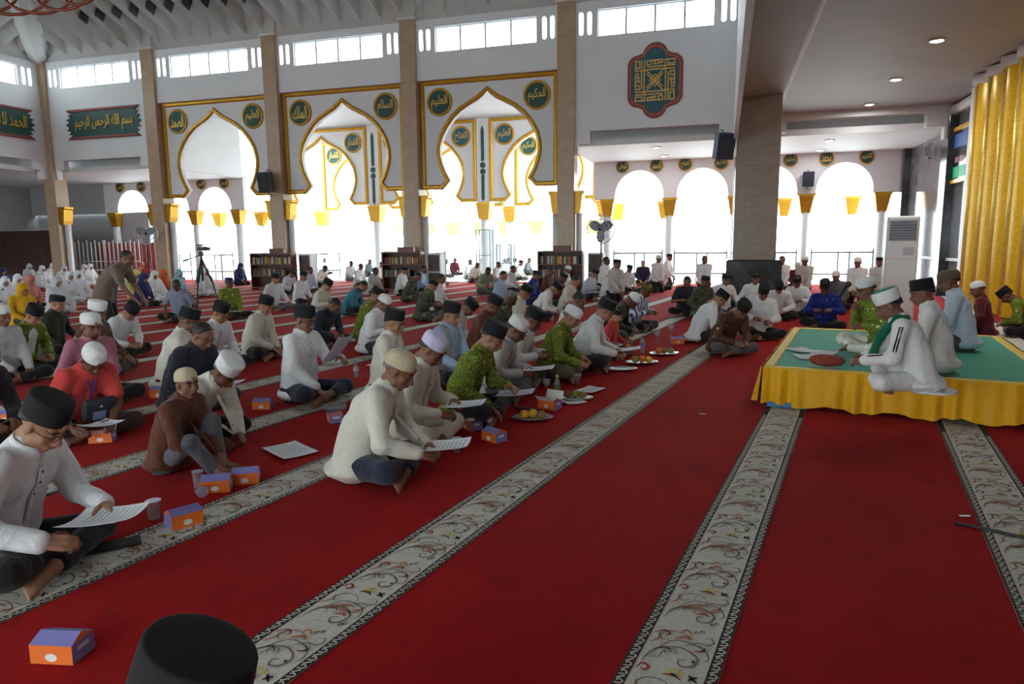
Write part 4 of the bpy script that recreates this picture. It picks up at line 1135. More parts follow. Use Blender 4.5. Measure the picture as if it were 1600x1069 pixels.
# head position (m), facing, pose, scale, shirt, trousers, cap, cap cloth, skin, hair, flags, label
MEN = [
 (-3.01, 2.34, 24, 'n1', 1.04, 'white', 'blackcloth', 'peci', 'velvet', 'a', 'black', 'gp', 'man in white collarless shirt and black cap at the front left reading a sheet'),
 (-4.77, 4.17, -8, 'n2', 1.00, 'red', 'darkbrown', 'knit', 'whitecap', 'c', 'black', 'pl', 'man in coral red polo with white skullcap bowing over a sheet'),
 (-3.47, 3.74, 12, 'n3', 0.84, 'brownshirt', 'greycloth', 'knit', 'beigecap', 'b', 'black', '', 'boy in brown shirt and beige skullcap hugging his raised knees'),
 (-3.62, 4.30, 8, 'n4', 1.00, 'offwhite', 'blackcloth', 'tall', 'whitecap', 'c', 'grey', '', 'man in cream shirt and tall white cap stooping behind the boy'),
 (-8.13, 6.34, 15, 'n5', 1.00, 'green_batik', 'blackcloth', 'peci', 'velvet', 'a', 'black', '', 'man in green batik jacket over white shirt at the left edge'),
 (-9.06, 7.43, 25, 'knee', 1.00, 'darkgreen', 'blackcloth', 'peci_low', 'velvet', 'a', 'black', '', 'man in dark green shirt with tilted black cap, left side'),
 (-5.92, 5.19, -6, 'n7', 1.02, 'pink', 'blackcloth', 'dome', 'whitecap', 'b', 'black', 'pg0', 'bearded man in dusty pink shirt and white cap holding a sheet'),
 (-7.14, 6.36, 20, 'knee', 1.02, 'brown_batik', 'darkbrown', 'tall', 'whitecap', 'b', 'black', '', 'man in brown batik with tall white cap behind the pink shirt'),
 (-7.92, 7.58, 8, 'bow', 1.00, 'white', 'blackcloth', 'peci', 'velvet', 'a', 'black', '', 'man in white short shirt and black cap bending beside the tripod'),
 (-10.76, 11.51, -55, 'knee_s', 1.00, 'checkgrey', 'blackcloth', None, None, 'c', 'black', '', 'bareheaded man in grey-blue checked shirt sitting under the tripod'),
 (-5.52, 6.04, 42, 'n16', 1.02, 'offwhite', 'maroon', 'peci', 'velvet', 'b', 'black', '', 'man in cream shirt turned away, behind the navy shirt'),
 (-4.60, 5.20, 4, 'n12', 1.04, 'navy2', 'navy', None, None, 'b', 'black', 'p', 'bareheaded man in dark navy pinstripe shirt holding a lilac sheet'),
 (-7.88, 5.76, 10, 'up', 1.00, 'lightgrey', 'blackcloth', 'dome', 'whitecap', 'b', 'black', '', 'man in grey shirt and white cap cut by the left edge'),
 (-5.36, 3.77, 12, 'n5', 1.00, 'blackcloth', 'blackcloth', None, None, 'b', 'black', '', 'man in black clothes cut by the left edge, behind the white-shirted front man'),
 (-5.89, 6.98, 6, 'n15', 1.00, 'white', 'blackcloth', 'peci', 'velvet', 'a', 'black', 'g', 'man in white shirt, black cap and glasses looking at his phone'),
 (-5.97, 7.96, 12, 'n16', 1.00, 'cream', 'blackcloth', 'peci', 'velvet', 'a', 'black', '', 'man in ivory shirt and black cap, left of the glasses man holding a sheet'),
 (-3.94, 5.85, 4, 'n17', 1.06, 'white', 'navy', 'peci', 'velvet', 'b', 'black', 'gp1', 'man in loose white shirt and glasses raising a sheet, one shin bare'),
 (-10.08, 12.27, -20, 'up', 1.00, 'green_batik', 'blackcloth', 'peci_low', 'bluecap', 'c', 'black', 'p', 'man in green batik and blue cap sitting alone on the far stripes'),
 (-10.24, 14.08, -5, 'knee', 1.00, 'white', 'greycloth', 'peci', 'velvet', 'a', 'black', '', 'man in white shirt with face mask before the left bookcase'),
 (-5.57, 9.08, 0, 'bow', 1.00, 'navy', 'blackcloth', None, None, 'b', 'black', '', 'bareheaded man in dark navy shirt bowing left of the green batik'),
 (-7.88, 12.55, 10, 'read', 1.00, 'cream', 'blackcloth', 'peci', 'velvet', 'a', 'black', '', 'man in pale grey-cream shirt and black cap behind the navy bowed man'),
 (-7.66, 13.68, 20, 'bow', 1.00, 'teal', 'blackcloth', None, None, 'a', 'black', '', 'man in teal blue shirt bowing forward'),
 (-5.43, 10.11, 25, 'read', 1.00, 'green_batik', 'khaki', 'peci', 'velvet', 'a', 'black', '', 'man in green batik and black cap behind the white caps, centre left'),
 (-4.60, 8.78, 14, 'read', 1.00, 'white', 'blackcloth', 'knit', 'whitecap', 'b', 'black', '', 'man in white shirt and white skullcap left of the white collarless shirt'),
 (-2.00, 4.00, 18, 'n23', 1.04, 'offwhite', 'navy', 'knit', 'beigecap', 'b', 'grey', 'p', 'old man in ivory shirt, beige skullcap and jeans at the front centre'),
 (-2.12, 4.81, 10, 'n24', 1.02, 'cream', 'offwhite', 'dome', 'lilaccap', 'b', 'black', 'p', 'man in cream suit and pale lilac cap holding two sheets'),
 (-3.17, 6.26, 14, 'n25', 1.00, 'offwhite', 'blackcloth', 'peci', 'velvet', 'a', 'black', '', 'man in plain white tunic and black cap behind the old man'),
 (-2.83, 6.96, -4, 'n25', 1.02, 'skyblue', 'blackcloth', 'peci', 'velvet', 'a', 'black', '', 'man in sky blue shirt with grey vest and black cap'),
 (-1.91, 5.62, 12, 'n28', 1.04, 'green_batik', 'blackcloth', 'peci', 'velvet', 'a', 'black', 'p', 'man in green batik and black cap with a lilac sheet at the row front'),
 (-3.47, 9.18, 14, 'bow', 1.00, 'white', 'blackcloth', 'peci', 'velvet', 'b', 'black', '', 'man in white with tilted black cap, bent low behind the sky blue shirt'),
 (-2.97, 8.81, 12, 'read', 1.00, 'brownshirt', 'blackcloth', 'peci', 'velvet', 'b', 'black', 'g', 'man in brown shirt, black cap and glasses behind the green batik man'),
 (-3.09, 10.01, 10, 'read', 1.00, 'camo', 'camo', None, None, 'c', 'grey', '', 'grey-haired man in dark camouflage shirt'),
 (-3.16, 11.05, 12, 'read_b', 1.00, 'offwhite', 'blackcloth', 'peci', 'velvet', 'a', 'black', '', 'man in cream and black cap behind the grey-haired man'),
 (-1.93, 6.43, 10, 'n33', 1.00, 'lightgrey', 'greycloth', 'dome', 'whitecap', 'b', 'black', 'gp', 'man in pale grey robe, white cap and glasses reading large sheets'),
 (-1.96, 7.15, 8, 'read', 1.00, 'white', 'blackcloth', 'peci', 'velvet', 'b', 'black', '', 'man in white shirt and black cap between grey robe and green batik'),
 (-1.63, 7.61, 10, 'n35', 1.00, 'green_batik', 'khaki', 'dome', 'whitecap', 'a', 'grey', '', 'man in green batik with white cap beside the goblets'),
 (-1.36, 8.31, 14, 'n36', 1.04, 'white', 'blackcloth', 'peci', 'velvet', 'a', 'black', 'p', 'man in white shirt and black cap hugging the child in red'),
 (-1.37, 9.26, 0, 'knee', 0.74, 'red', 'blackcloth', 'peci_low', 'velvet', 'd', 'black', '', 'child in bright red top beside the white-shirted man'),
 (-1.35, 10.84, 4, 'bow', 1.00, 'darkgreen', 'greycloth', 'knit', 'whitecap', 'c', 'black', '', 'man in dark green tee and white skullcap reaching down'),
 (-1.27, 12.07, -8, 'read', 1.00, 'bluevest', 'blackcloth', 'peci_low', 'yellowband', 'c', 'black', '', 'man in white and blue striped vest with yellow-banded cap'),
 (-1.98, 9.74, 14, 'read', 1.00, 'cream', 'blackcloth', None, None, 'b', 'black', '', 'bareheaded man in cream directly behind the white-capped green batik'),
 (-3.23, 13.51, 14, 'bow', 1.00, 'white', 'blackcloth', 'peci', 'velvet', 'a', 'black', '', 'man in white bowing, two places left of the right-hand bookcase front'),
 (-3.06, 14.68, 4, 'read', 1.00, 'cream', 'maroon', None, None, 'a', 'black', '', 'bareheaded man in ivory shirt in front of the right-hand bookcase'),
 (-3.70, 16.29, 0, 'read', 1.00, 'maroon', 'blackcloth', 'peci_low', 'velvet', 'c', 'black', '', 'man in maroon shirt before the right-hand bookcase'),
 (-3.33, 18.51, -5, 'read', 1.00, 'paleblue', 'blackcloth', 'peci', 'velvet', 'a', 'black', '', 'man in very pale blue shirt right of the right-hand bookcase'),
 (-2.78, 18.10, -8, 'read_b', 1.00, 'white', 'blackcloth', 'peci', 'velvet', 'a', 'black', 'g', 'man in white with glasses below the standing fan'),
 (-0.71, 14.74, -72, 'read_s', 1.00, 'blackshirt', 'blackcloth', None, None, 'b', 'black', 'p', 'bald man in black tee reading, sitting alone by the stripe'),
 (-0.33, 14.24, -40, 'knee', 1.00, 'camo', 'greycloth', 'peci_low', 'velvet', 'c', 'black', '', 'man in grey-green vest beside the bald man in black'),
 (0.06, 15.07, -50, 'knee', 1.00, 'white', 'blackcloth', 'peci_low', 'velvet', 'b', 'black', '', 'man in white with dark cap behind the pair by the taupe column'),
 (0.66, 15.47, -70, 'knee', 1.00, 'white', 'blackcloth', 'peci_low', 'velvet', 'b', 'black', '', 'man in white right in front of the granite plinth'),
 (-0.03, 11.12, 18, 'n54', 1.00, 'white', 'darkbrown', 'peci', 'velvet', 'a', 'black', '', 'man in white shirt stooping at the end of the carpet stripe'),
 (0.25, 9.67, -40, 'bow', 1.00, 'brown_batik', 'greycloth', 'peci', 'velvet', 'b', 'black', '', 'man in olive brown batik bowing beside the stooping white shirt'),
 (0.62, 11.57, -72, 'read_b', 1.00, 'white', 'blackcloth', 'peci', 'velvet', 'b', 'black', 'p', 'man in white holding a sheet left of the platform'),
 (1.05, 14.35, -85, 'bow', 1.00, 'white', 'blackcloth', 'peci', 'velvet', 'a', 'black', '', 'man in white bowing, second left of the platform'),
 (1.44, 15.08, -95, 'read', 1.00, 'white', 'blackcloth', 'peci_low', 'velvet', 'c', 'black', '', 'man in white with dark brown cap next to the blue batik'),
 (1.70, 13.02, -95, 'read', 1.02, 'blue_batik', 'blackcloth', 'peci', 'velvet', 'c', 'black', '', 'man in royal blue batik and black cap behind the platform'),
 (2.43, 16.96, -100, 'far', 1.00, 'greycloth', 'blackcloth', 'knit', 'whitecap', 'b', 'black', '', 'man in grey with white skullcap behind the royal blue batik'),
 (-12.71, 18.33, 0, 'far_b', 1.00, 'white', 'blackcloth', 'peci_low', 'velvet', 'b', 'black', '', 'man in white right of the masked man, before the left bookcase'),
 (-10.44, 15.53, 5, 'far', 1.00, 'white', 'blackcloth', 'peci', 'velvet', 'a', 'black', 'p', 'man in white reading a sheet right of the left bookcase'),
 (-12.61, 19.16, 0, 'far', 1.00, 'paleblue', 'blackcloth', None, None, 'b', 'black', '', 'man in pale blue shirt right of the left bookcase'),
 (-19.86, 29.94, -20, 'far', 1.00, 'brownshirt', 'blackcloth', None, None, 'b', 'black', '', 'man in brown far behind, by the first dark cabinet'),
 (-20.17, 32.00, -20, 'far', 1.00, 'white', 'blackcloth', None, None, 'b', 'black', '', 'man in white farthest behind the first railing'),
 (-14.19, 22.53, 0, 'far_b', 1.00, 'offwhite', 'blackcloth', None, None, 'c', 'black', '', 'man in cream with bowed dark head between the bookcases'),
 (-15.51, 26.71, -10, 'far', 1.00, 'lightgrey', 'greycloth', None, None, 'c', 'black', '', 'man in grey by the middle bookcase, leftmost of four'),
 (-12.81, 22.74, 0, 'far', 1.00, 'white', 'blackcloth', None, None, 'b', 'black', '', 'man in white left of the middle bookcase, second of four'),
 (-16.30, 29.82, 0, 'far', 1.00, 'greycloth', 'blackcloth', None, None, 'c', 'black', '', 'man in dim grey left of the middle bookcase, third of four'),
 (-10.12, 18.85, 0, 'far', 1.00, 'lightgrey', 'blackcloth', None, None, 'c', 'black', '', 'man in grey shirt leaning by the middle bookcase side'),
 (-13.12, 24.98, 0, 'far', 1.00, 'offwhite', 'blackcloth', None, None, 'b', 'black', '', 'man in cream touching the middle bookcase, rightmost of four'),
 (-9.42, 19.39, 10, 'far', 1.00, 'white', 'blackcloth', 'peci_low', 'velvet', 'a', 'black', '', 'man in white and brown cap before the middle bookcase'),
 (-7.96, 17.20, 20, 'far_b', 1.00, 'camo', 'camo', None, None, 'b', 'black', '', 'man in camouflage with his back turned before the middle bookcase'),
 (-9.21, 20.40, 20, 'far', 1.00, 'skyblue', 'blackcloth', None, None, 'b', 'black', '', 'man in light blue right of the middle bookcase'),
 (-5.64, 12.89, 12, 'read', 1.00, 'camo', 'camo', 'peci_low', 'velvet', 'a', 'black', '', 'man in green camouflage and dark cap in mid crowd'),
 (-6.23, 14.75, 14, 'far', 1.00, 'white', 'blackcloth', None, None, 'b', 'black', '', 'man in white behind the green camouflage man'),
 (-10.00, 23.52, 0, 'far', 1.00, 'brownshirt', 'blackcloth', None, None, 'b', 'black', '', 'man in taupe brown right of the light blue shirt'),
 (-12.29, 29.68, -10, 'far', 1.00, 'white', 'blackcloth', None, None, 'b', 'black', '', 'man in white far behind the taupe brown shirt'),
 (-12.77, 32.00, -30, 'far', 1.00, 'maroon', 'blackcloth', None, None, 'c', 'black', '', 'man in dark maroon far back near the glass cabinets'),
 (-10.68, 28.58, 0, 'far', 1.00, 'white', 'blackcloth', None, None, 'b', 'black', '', 'man in white far back, left of two near the glass cabinets'),
 (-9.53, 26.30, -10, 'far_b', 1.00, 'offwhite', 'blackcloth', None, None, 'b', 'black', '', 'man in cream bowing below the tall glass cabinet'),
 (-11.35, 32.00, -10, 'far', 1.00, 'lightgrey', 'blackcloth', None, None, 'b', 'black', '', 'man in light grey far behind, under the tall glass cabinet'),
 (-6.85, 19.88, -30, 'far_b', 1.05, 'palegreen', 'greycloth', None, None, 'c', 'black', '', 'man in pale green robe bowing in the aisle'),
 (-8.21, 25.04, 0, 'far', 1.00, 'lightgrey', 'blackcloth', None, None, 'b', 'black', '', 'man in grey-white right of the pale green robe'),
 (-5.26, 16.44, 6, 'far', 1.00, 'skyblue', 'blackcloth', None, None, 'a', 'black', '', 'man in light blue shirt in front of the pale rows, centre'),
 (-9.75, 30.69, 0, 'far', 1.00, 'white', 'navy', None, None, 'b', 'black', '', 'man in white far back, first of three with dark caps'),
 (-10.10, 32.33, 0, 'far', 1.00, 'paleblue', 'navy', 'peci_low', 'bluecap', 'b', 'black', '', 'man in pale blue with navy cap far back'),
 (-9.61, 31.81, 0, 'far', 1.00, 'white', 'navy', 'peci_low', 'bluecap', 'b', 'black', '', 'man in white with navy cap far back'),
 (-6.28, 20.63, 4, 'far', 1.00, 'white', 'blackcloth', None, None, 'b', 'black', '', 'dark-haired man in white right of the light blue centre shirt'),
 (-8.06, 27.57, 0, 'far', 1.00, 'offwhite', 'blackcloth', 'peci_low', 'velvet', 'b', 'black', '', 'man in cream with black cap left of the royal blue far shirt'),
 (-8.89, 31.86, 0, 'far', 1.00, 'greycloth', 'blackcloth', None, None, 'b', 'black', '', 'man in grey far back left of the right-hand bookcase'),
 (-4.53, 16.87, 8, 'far', 1.00, 'royal', 'blackcloth', 'peci_low', 'velvet', 'b', 'black', '', 'man in royal blue shirt left of the right-hand bookcase'),
 (-4.73, 19.26, 0, 'far', 1.00, 'brownshirt', 'blackcloth', None, None, 'b', 'black', '', 'man in brown right in front of the right-hand bookcase'),
 (-4.48, 20.40, 0, 'far', 1.00, 'white', 'blackcloth', 'knit', 'whitecap', 'b', 'black', '', 'man in white skullcap at the right-hand bookcase front'),
 (-3.16, 19.42, -10, 'farkneel', 1.00, 'white', 'blackcloth', None, None, 'c', 'black', '', 'man in white far behind the standing fan pole'),
 (-2.42, 16.48, -30, 'farkneel', 1.00, 'lightgrey', 'blackcloth', 'peci_low', 'velvet', 'b', 'black', '', 'man in grey right of the fan pole'),
 (-2.76, 21.37, -30, 'far', 1.00, 'white', 'blackcloth', 'peci_low', 'velvet', 'b', 'black', '', 'man in white with dark cap two right of the fan'),
 (-2.79, 25.37, -70, 'far', 1.05, 'navy', 'blackcloth', None, None, 'a', 'grey', '', 'balding man in navy tee facing the camera at the arcade'),
 (-1.98, 22.61, -60, 'far', 1.05, 'pinkwhite', 'blackcloth', None, None, 'b', 'black', '', 'man in pale pink shirt facing the camera at the arcade'),
 (-1.91, 21.60, -40, 'farkneel', 1.00, 'white', 'blackcloth', 'knit', 'whitecap', 'b', 'black', '', 'man in white skullcap behind the pale pink shirt'),
 (-1.79, 24.39, -10, 'farkneel', 1.00, 'white', 'darkgreen', 'peci_low', 'velvet', 'b', 'black', '', 'man in white and dark green trousers beside the far arch pillar'),
 (-0.53, 20.70, -80, 'farkneel', 1.00, 'white', 'blackcloth', None, None, 'b', 'black', '', 'man in white by the railing left of the taupe column'),
 (1.50, 19.86, -80, 'farkneel', 1.00, 'white', 'blackcloth', None, None, 'b', 'black', '', 'man in white by the railing just right of the taupe column'),
 (2.00, 19.18, -80, 'farkneel', 1.00, 'lightgrey', 'blackcloth', 'knit', 'whitecap', 'b', 'black', '', 'man in grey-white skullcap by the railing right of the taupe column'),
 (2.27, 23.87, -80, 'far', 1.00, 'maroon', 'blackcloth', 'knit', 'beigecap', 'b', 'black', '', 'man in maroon behind the ring left of the platform'),
 (3.54, 18.21, -100, 'farkneel', 1.00, 'lightgrey', 'blackcloth', 'peci_low', 'velvet', 'b', 'black', '', 'man in grey far behind the microphone speaker'),
 (2.99, 17.75, -100, 'farkneel', 1.00, 'white', 'blackcloth', 'knit', 'whitecap', 'b', 'black', '', 'man in white skullcap far behind the microphone speaker'),
 (4.40, 12.97, 172, 'bow', 1.00, 'green_batik', 'blackcloth', 'peci', 'velvet', 'b', 'black', '', 'man in green batik at the right edge behind the platform'),
 (3.88, 12.64, 170, 'knee', 1.00, 'maroon', 'blackcloth', 'knit', 'whitecap', 'b', 'black', '', 'man in maroon and white-brown cap behind the platform at the right'),
]
PLATFORM_MEN = [
 (1.26, 6.05, 180, 'n65', 0.92, 'whiterobe', 'whiterobe', 'tall', 'greencap', 'b', 'black', '', 'man in white robe with black stripe and green-topped cap on the platform'),
 (1.73, 7.04, 178, 'n66', 0.93, 'whiterobe', 'whiterobe', 'peci', 'velvet', 'b', 'black', '', 'man in white robe and black cap sitting second on the platform'),
 (2.33, 8.49, 176, 'n66', 0.97, 'paleblue', 'greycloth', 'udeng', 'browncap', 'b', 'black', '', 'man in pale blue-grey tunic and brown cloth cap on the platform'),
 (1.41, 7.84, -150, 'n63', 0.93, 'green_batik', 'offwhite', 'dome', 'whitecap', 'b', 'black', '', 'man in green batik and white cap speaking into a microphone'),
]
WOMEN = [
 (-16.46, 12.21, 'mukena', 'spotwhite'),
 (-17.46, 13.29, 'mukena', 'spotwhite'),
 (-12.97, 9.95, 'hijab', 'mustard'),
 (-16.73, 13.06, 'hijab', 'salmon'),
 (-25.04, 20.06, 'mukena', 'spotwhite'),
 (-28.30, 22.10, 'hijab', 'greyveil'),
 (-15.04, 12.40, 'mukena', 'greyveil'),
 (-24.01, 20.11, 'mukena', 'spotwhite'),
 (-17.74, 15.03, 'mukena', 'spotwhite'),
 (-18.33, 15.79, 'mukena', 'spotwhite'),
 (-24.56, 21.48, 'mukena', 'spotwhite'),
 (-25.09, 22.21, 'mukena', 'whiteveil'),
 (-23.91, 17.71, 'hijab', 'indigo'),
 (-20.60, 19.68, 'mukena', 'whiteveil'),
 (-16.35, 15.98, 'hijab', 'lemon'),
 (-14.41, 14.32, 'hijab', 'indigo'),
 (-15.40, 15.68, 'mukena', 'whiteveil'),
 (-15.91, 16.56, 'hijab', 'orangeveil'),
 (-15.21, 16.41, 'hijab', 'paleveil'),
 (-15.52, 17.86, 'mukena', 'whiteveil'),
 (-20.96, 23.93, 'hijab', 'teal'),
 (-23.76, 23.87, 'hijab', 'redveil'),
 (-24.93, 24.73, 'hijab', 'salmon'),
 (-18.46, 23.20, 'hijab', 'indigo'),
 (-24.22, 26.65, 'hijab', 'redveil'),
 (-28.01, 22.92, 'mukena', 'whiteveil'),
]

# ------------------------------------------------------------------ cloth for the crowd
for n_, c_ in dict(white=(228, 229, 230), offwhite=(222, 218, 204), cream=(214, 210, 196), lightgrey=(192, 192, 190), greycloth=(96, 98, 104), blackcloth=(34, 34, 38), darkbrown=(66, 52, 48),
                   navy2=(44, 46, 58), taupe=(116, 102, 90), red=(206, 72, 68), brownshirt=(98, 58, 44), darkgreen=(54, 62, 50), pink=(176, 112, 130), navy=(44, 48, 66), maroon=(92, 30, 40), khaki=(104, 98, 78), teal=(62, 128, 146),
                   skyblue=(164, 186, 216), paleblue=(196, 206, 222), royal=(40, 56, 140), palegreen=(150, 164, 134), blackshirt=(42, 42, 50), pinkwhite=(216, 196, 198), whiterobe=(230, 228, 224),
                   whitecap=(232, 233, 232), beigecap=(196, 180, 150), lilaccap=(206, 200, 226), bluecap=(40, 52, 110), browncap=(104, 86, 70), mustard=(206, 158, 30), salmon=(200, 128, 116), greyveil=(196, 200, 204),
                   whiteveil=(232, 233, 232), indigo=(44, 48, 96), lemon=(222, 208, 120), orangeveil=(214, 92, 40), paleveil=(150, 190, 206), redveil=(150, 44, 52)).items(): cloth(n_, srgb(*c_))
plain('velvet', srgb(20, 19, 22), .9, var=.25, nscale=70); plain('hair_black', srgb(30, 27, 26), .55, var=.2, nscale=90); plain('hair_grey', srgb(112, 108, 104), .6, var=.25, nscale=90)
batik('green_batik', srgb(150, 166, 62), srgb(66, 80, 32), srgb(206, 212, 160)); batik('brown_batik', srgb(112, 84, 66), srgb(60, 44, 36), srgb(196, 176, 150), 22)
batik('blue_batik', srgb(48, 66, 160), srgb(26, 34, 92), srgb(90, 120, 200)); batik('camo', srgb(96, 104, 84), srgb(50, 54, 44), srgb(134, 132, 112), 15); batik('spotwhite', srgb(232, 233, 236), srgb(214, 216, 222), srgb(80, 84, 104), 16)
striped('checkgrey', srgb(120, 124, 146), srgb(150, 152, 168), 22, 'Z'); striped('navystripe', srgb(40, 42, 54), srgb(70, 74, 88), 20, 'X', .8); striped('bluevest', srgb(222, 224, 228), srgb(60, 80, 140), 5, 'X', .62)
striped('yellowband', srgb(30, 30, 50), srgb(206, 176, 40), 16, 'Z', .8); striped('greencap', srgb(230, 230, 226), srgb(230, 230, 226), 5, 'Z')
PAPER = plain('paper_white', srgb(232, 234, 238), .8, var=.01); LILAC = plain('paper_lilac', srgb(206, 204, 222), .8, var=.01)
INK = plain('print_grey', srgb(150, 150, 160), .8)
POSEDEF = dict(
 # shared poses of the crowd
 read=dict(lean=.38, nod=.45, res=.019, hres=.009), read_b=dict(lean=.28, nod=.6, hl=(-.10,.33,.30), hr=(.16,.35,.36), res=.019, hres=.009, seed=3),
 bow=dict(lean=.62, nod=.6, hl=(-.1,.40,.20), hr=(.1,.40,.20), res=.019, hres=.009, seed=4),
 up=dict(lean=.12, nod=.08, hl=(-.10,.30,.17), hr=(.10,.30,.17), handl='rest', handr='rest', res=.019, hres=.009, seed=5),
 knee=dict(lean=.2, nod=.25, hl=(-.27,.27,.22), hr=(.27,.27,.22), handl='rest', handr='rest', res=.019, hres=.009, seed=6),
 knee_s=dict(lean=.22, nod=.3, hl=(-.22,.27,.22), hr=(.22,.27,.22), handl='rest', handr='rest', sleeve='short', res=.019, hres=.009, seed=7),
 read_s=dict(lean=.36, nod=.45, sleeve='short', res=.019, hres=.009, seed=8),
 far=dict(lean=.25, nod=.3, hl=(-.12,.32,.2), hr=(.12,.32,.2), handl='rest', handr='rest', res=.026, hres=.012, seed=9),
 far_b=dict(lean=.5, nod=.5, hl=(-.12,.36,.25), hr=(.12,.36,.25), res=.026, hres=.012, seed=10),
 woman=dict(lean=.22, nod=.35, hl=(-.12,.30,.2), hr=(.12,.30,.2), handl='rest', handr='rest', res=.026, hres=.011, seed=11, legs='kneel'),
 farkneel=dict(lean=.15, nod=.15, hl=(-.05,.26,.12), hr=(.06,.26,.14), handl='rest', handr='rest', legs='kneelup', res=.026, hres=.012, seed=12),
 # individual poses near the camera
 n1=dict(lean=.46, nod=.42, yaw=-.1, hl=(-.13,.46,.28), hr=(.20,.40,.24), res=.0105, hres=.0055, seed=21, fat=1.06),
 n2=dict(lean=.55, nod=.62, hl=(-.05,.46,.17), hr=(.22,.42,.16), sleeve='short', res=.012, hres=.006, seed=22),
 n3=dict(lean=.40, nod=-.18, yaw=-.35, hl=(-.03,.44,.17), hr=(.10,.43,.17), handl='rest', handr='rest', legs='kneeup', res=.011, hres=.0055, seed=23, fat=1.02),
 n4=dict(lean=.78, nod=.45, yaw=-.1, hl=(-.05,.50,.10), hr=(.18,.48,.10), res=.012, hres=.006, seed=24),
 n5=dict(lean=.42, nod=.4, hl=(-.10,.36,.22), hr=(.12,.36,.22), res=.013, hres=.0065, seed=25),
 n7=dict(lean=.22, nod=.12, hl=(-.02,.36,.22), hr=(.24,.33,.22), res=.013, hres=.0065, seed=27, head='beard', fat=1.08),
 n12=dict(lean=.5, nod=.35, hl=(-.10,.40,.26), hr=(.16,.42,.26), res=.013, hres=.0065, seed=28, fat=1.08),
 n15=dict(lean=.36, nod=.35, hl=(-.10,.38,.22), hr=(.16,.38,.24), res=.013, hres=.0065, seed=29),
 n16=dict(lean=.36, nod=.28, hl=(-.05,.36,.17), hr=(.12,.38,.18), handl='rest', handr='rest', res=.013, hres=.0065, seed=30),
 n17=dict(lean=.12, nod=.25, hl=(-.18,.36,.40), hr=(.13,.30,.17), handr='rest', res=.012, hres=.006, seed=31, bare=1),
 n23=dict(lean=.48, nod=.28, hl=(-.05,.46,.22), hr=(.12,.45,.21), res=.0105, hres=.0055, seed=32, fat=1.08),
 n24=dict(lean=.35, nod=.5, hl=(-.13,.36,.32), hr=(.16,.36,.28), res=.012, hres=.006, seed=33),
 n25=dict(lean=.18, nod=.25, hl=(-.12,.34,.22), hr=(.12,.34,.22), res=.013, hres=.0065, seed=34),
 n28=dict(lean=.46, nod=.35, hl=(-.05,.42,.30), hr=(.18,.32,.16), handr='rest', res=.012, hres=.006, seed=35),
 n33=dict(lean=.46, nod=.42, hl=(-.14,.38,.30), hr=(.14,.38,.30), res=.013, hres=.0065, seed=36),
 n35=dict(lean=.44, nod=.4, hl=(-.06,.42,.24), hr=(.16,.40,.22), res=.013, hres=.0065, seed=37),
 n36=dict(lean=.5, nod=.3, hl=(-.04,.44,.24), hr=(.14,.44,.22), res=.013, hres=.0065, seed=38),
 n54=dict(lean=.55, nod=.5, hl=(-.10,.40,.18), hr=(.18,.42,.14), res=.014, hres=.007, seed=39),
 n65=dict(lean=.42, nod=.30, hl=(-.14,.44,.26), hr=(.10,.44,.26), res=.0115, hres=.006, seed=40, robe=0, fat=1.05),
 n66=dict(lean=.28, nod=.2, hl=(-.10,.36,.24), hr=(.10,.36,.24), res=.013, hres=.0065, seed=41),
 n63=dict(lean=.40, nod=.15, hl=(-.10,.30,.34), hr=(.12,.28,.50), handl='grip', handr='fist', res=.013, hres=.0065, seed=42),
 stand=dict(lean=.72, nod=-.1, hl=(-.16,.52,-.02), hr=(.14,.55,-.02), handl='rest', handr='rest', legs='stand', sleeve='short', res=.013, hres=.0065, seed=43),
)

for _k, _p in POSEDEF.items(): build_pose(_k, **_p)

def sheet(M, w, h_, label, m=None, bend=.02, lines=True, name='paper_sheet'):
    """A4 sheet in its own frame (x across, y up the page), slightly curled, with rows of print"""
    f = lambda x, y: (x, y, bend * ((2 * x / w) ** 2) + bend * .5 * (2 * y / h_) ** 2)
    n = 6; b = MB()
    for dz in (0, .0012): b.v += [(f(-w / 2 + w * i / n, -h_ / 2 + h_ * j / n)[0], f(0, -h_ / 2 + h_ * j / n)[1], f(-w / 2 + w * i / n, -h_ / 2 + h_ * j / n)[2] + dz) for j in range(n + 1) for i in range(n + 1)]
    q = (n + 1) ** 2
    for j in range(n):
        for i in range(n):
            a = j * (n + 1) + i; b.f += [(a, a + n + 1, a + n + 2, a + 1), (a + q, a + 1 + q, a + n + 2 + q, a + n + 1 + q)]
    for k in range(n):
        for a, c in ((k, k + 1), (n * (n + 1) + k + 1, n * (n + 1) + k), ((k + 1) * (n + 1), k * (n + 1)), (k * (n + 1) + n, (k + 1) * (n + 1) + n)): b.f.append((a, c, c + q, a + q))
    b.mi = [0] * len(b.f)
    o = b.build(name, m or PAPER); tag(o, label, 'paper')
    o.matrix_world = M
    if lines:
        b = MB()
        for r_ in range(9):
            y = h_ * (.38 - .085 * r_); x1 = w * (.40 if r_ % 4 else .2)
            for i in range(5):
                xa, xb = -w * .4 + (x1 + w * .4) * i / 5, -w * .4 + (x1 + w * .4) * (i + 1) / 5
                P4 = [f(xa, y), f(xb, y), f(xb, y + .005), f(xa, y + .005)]; b.add([(p[0], p[1], p[2] + .0022) for p in P4], [(0, 1, 2, 3)])
        tag(b.build('print', INK, o, fix=False), kind='stuff')
    return o
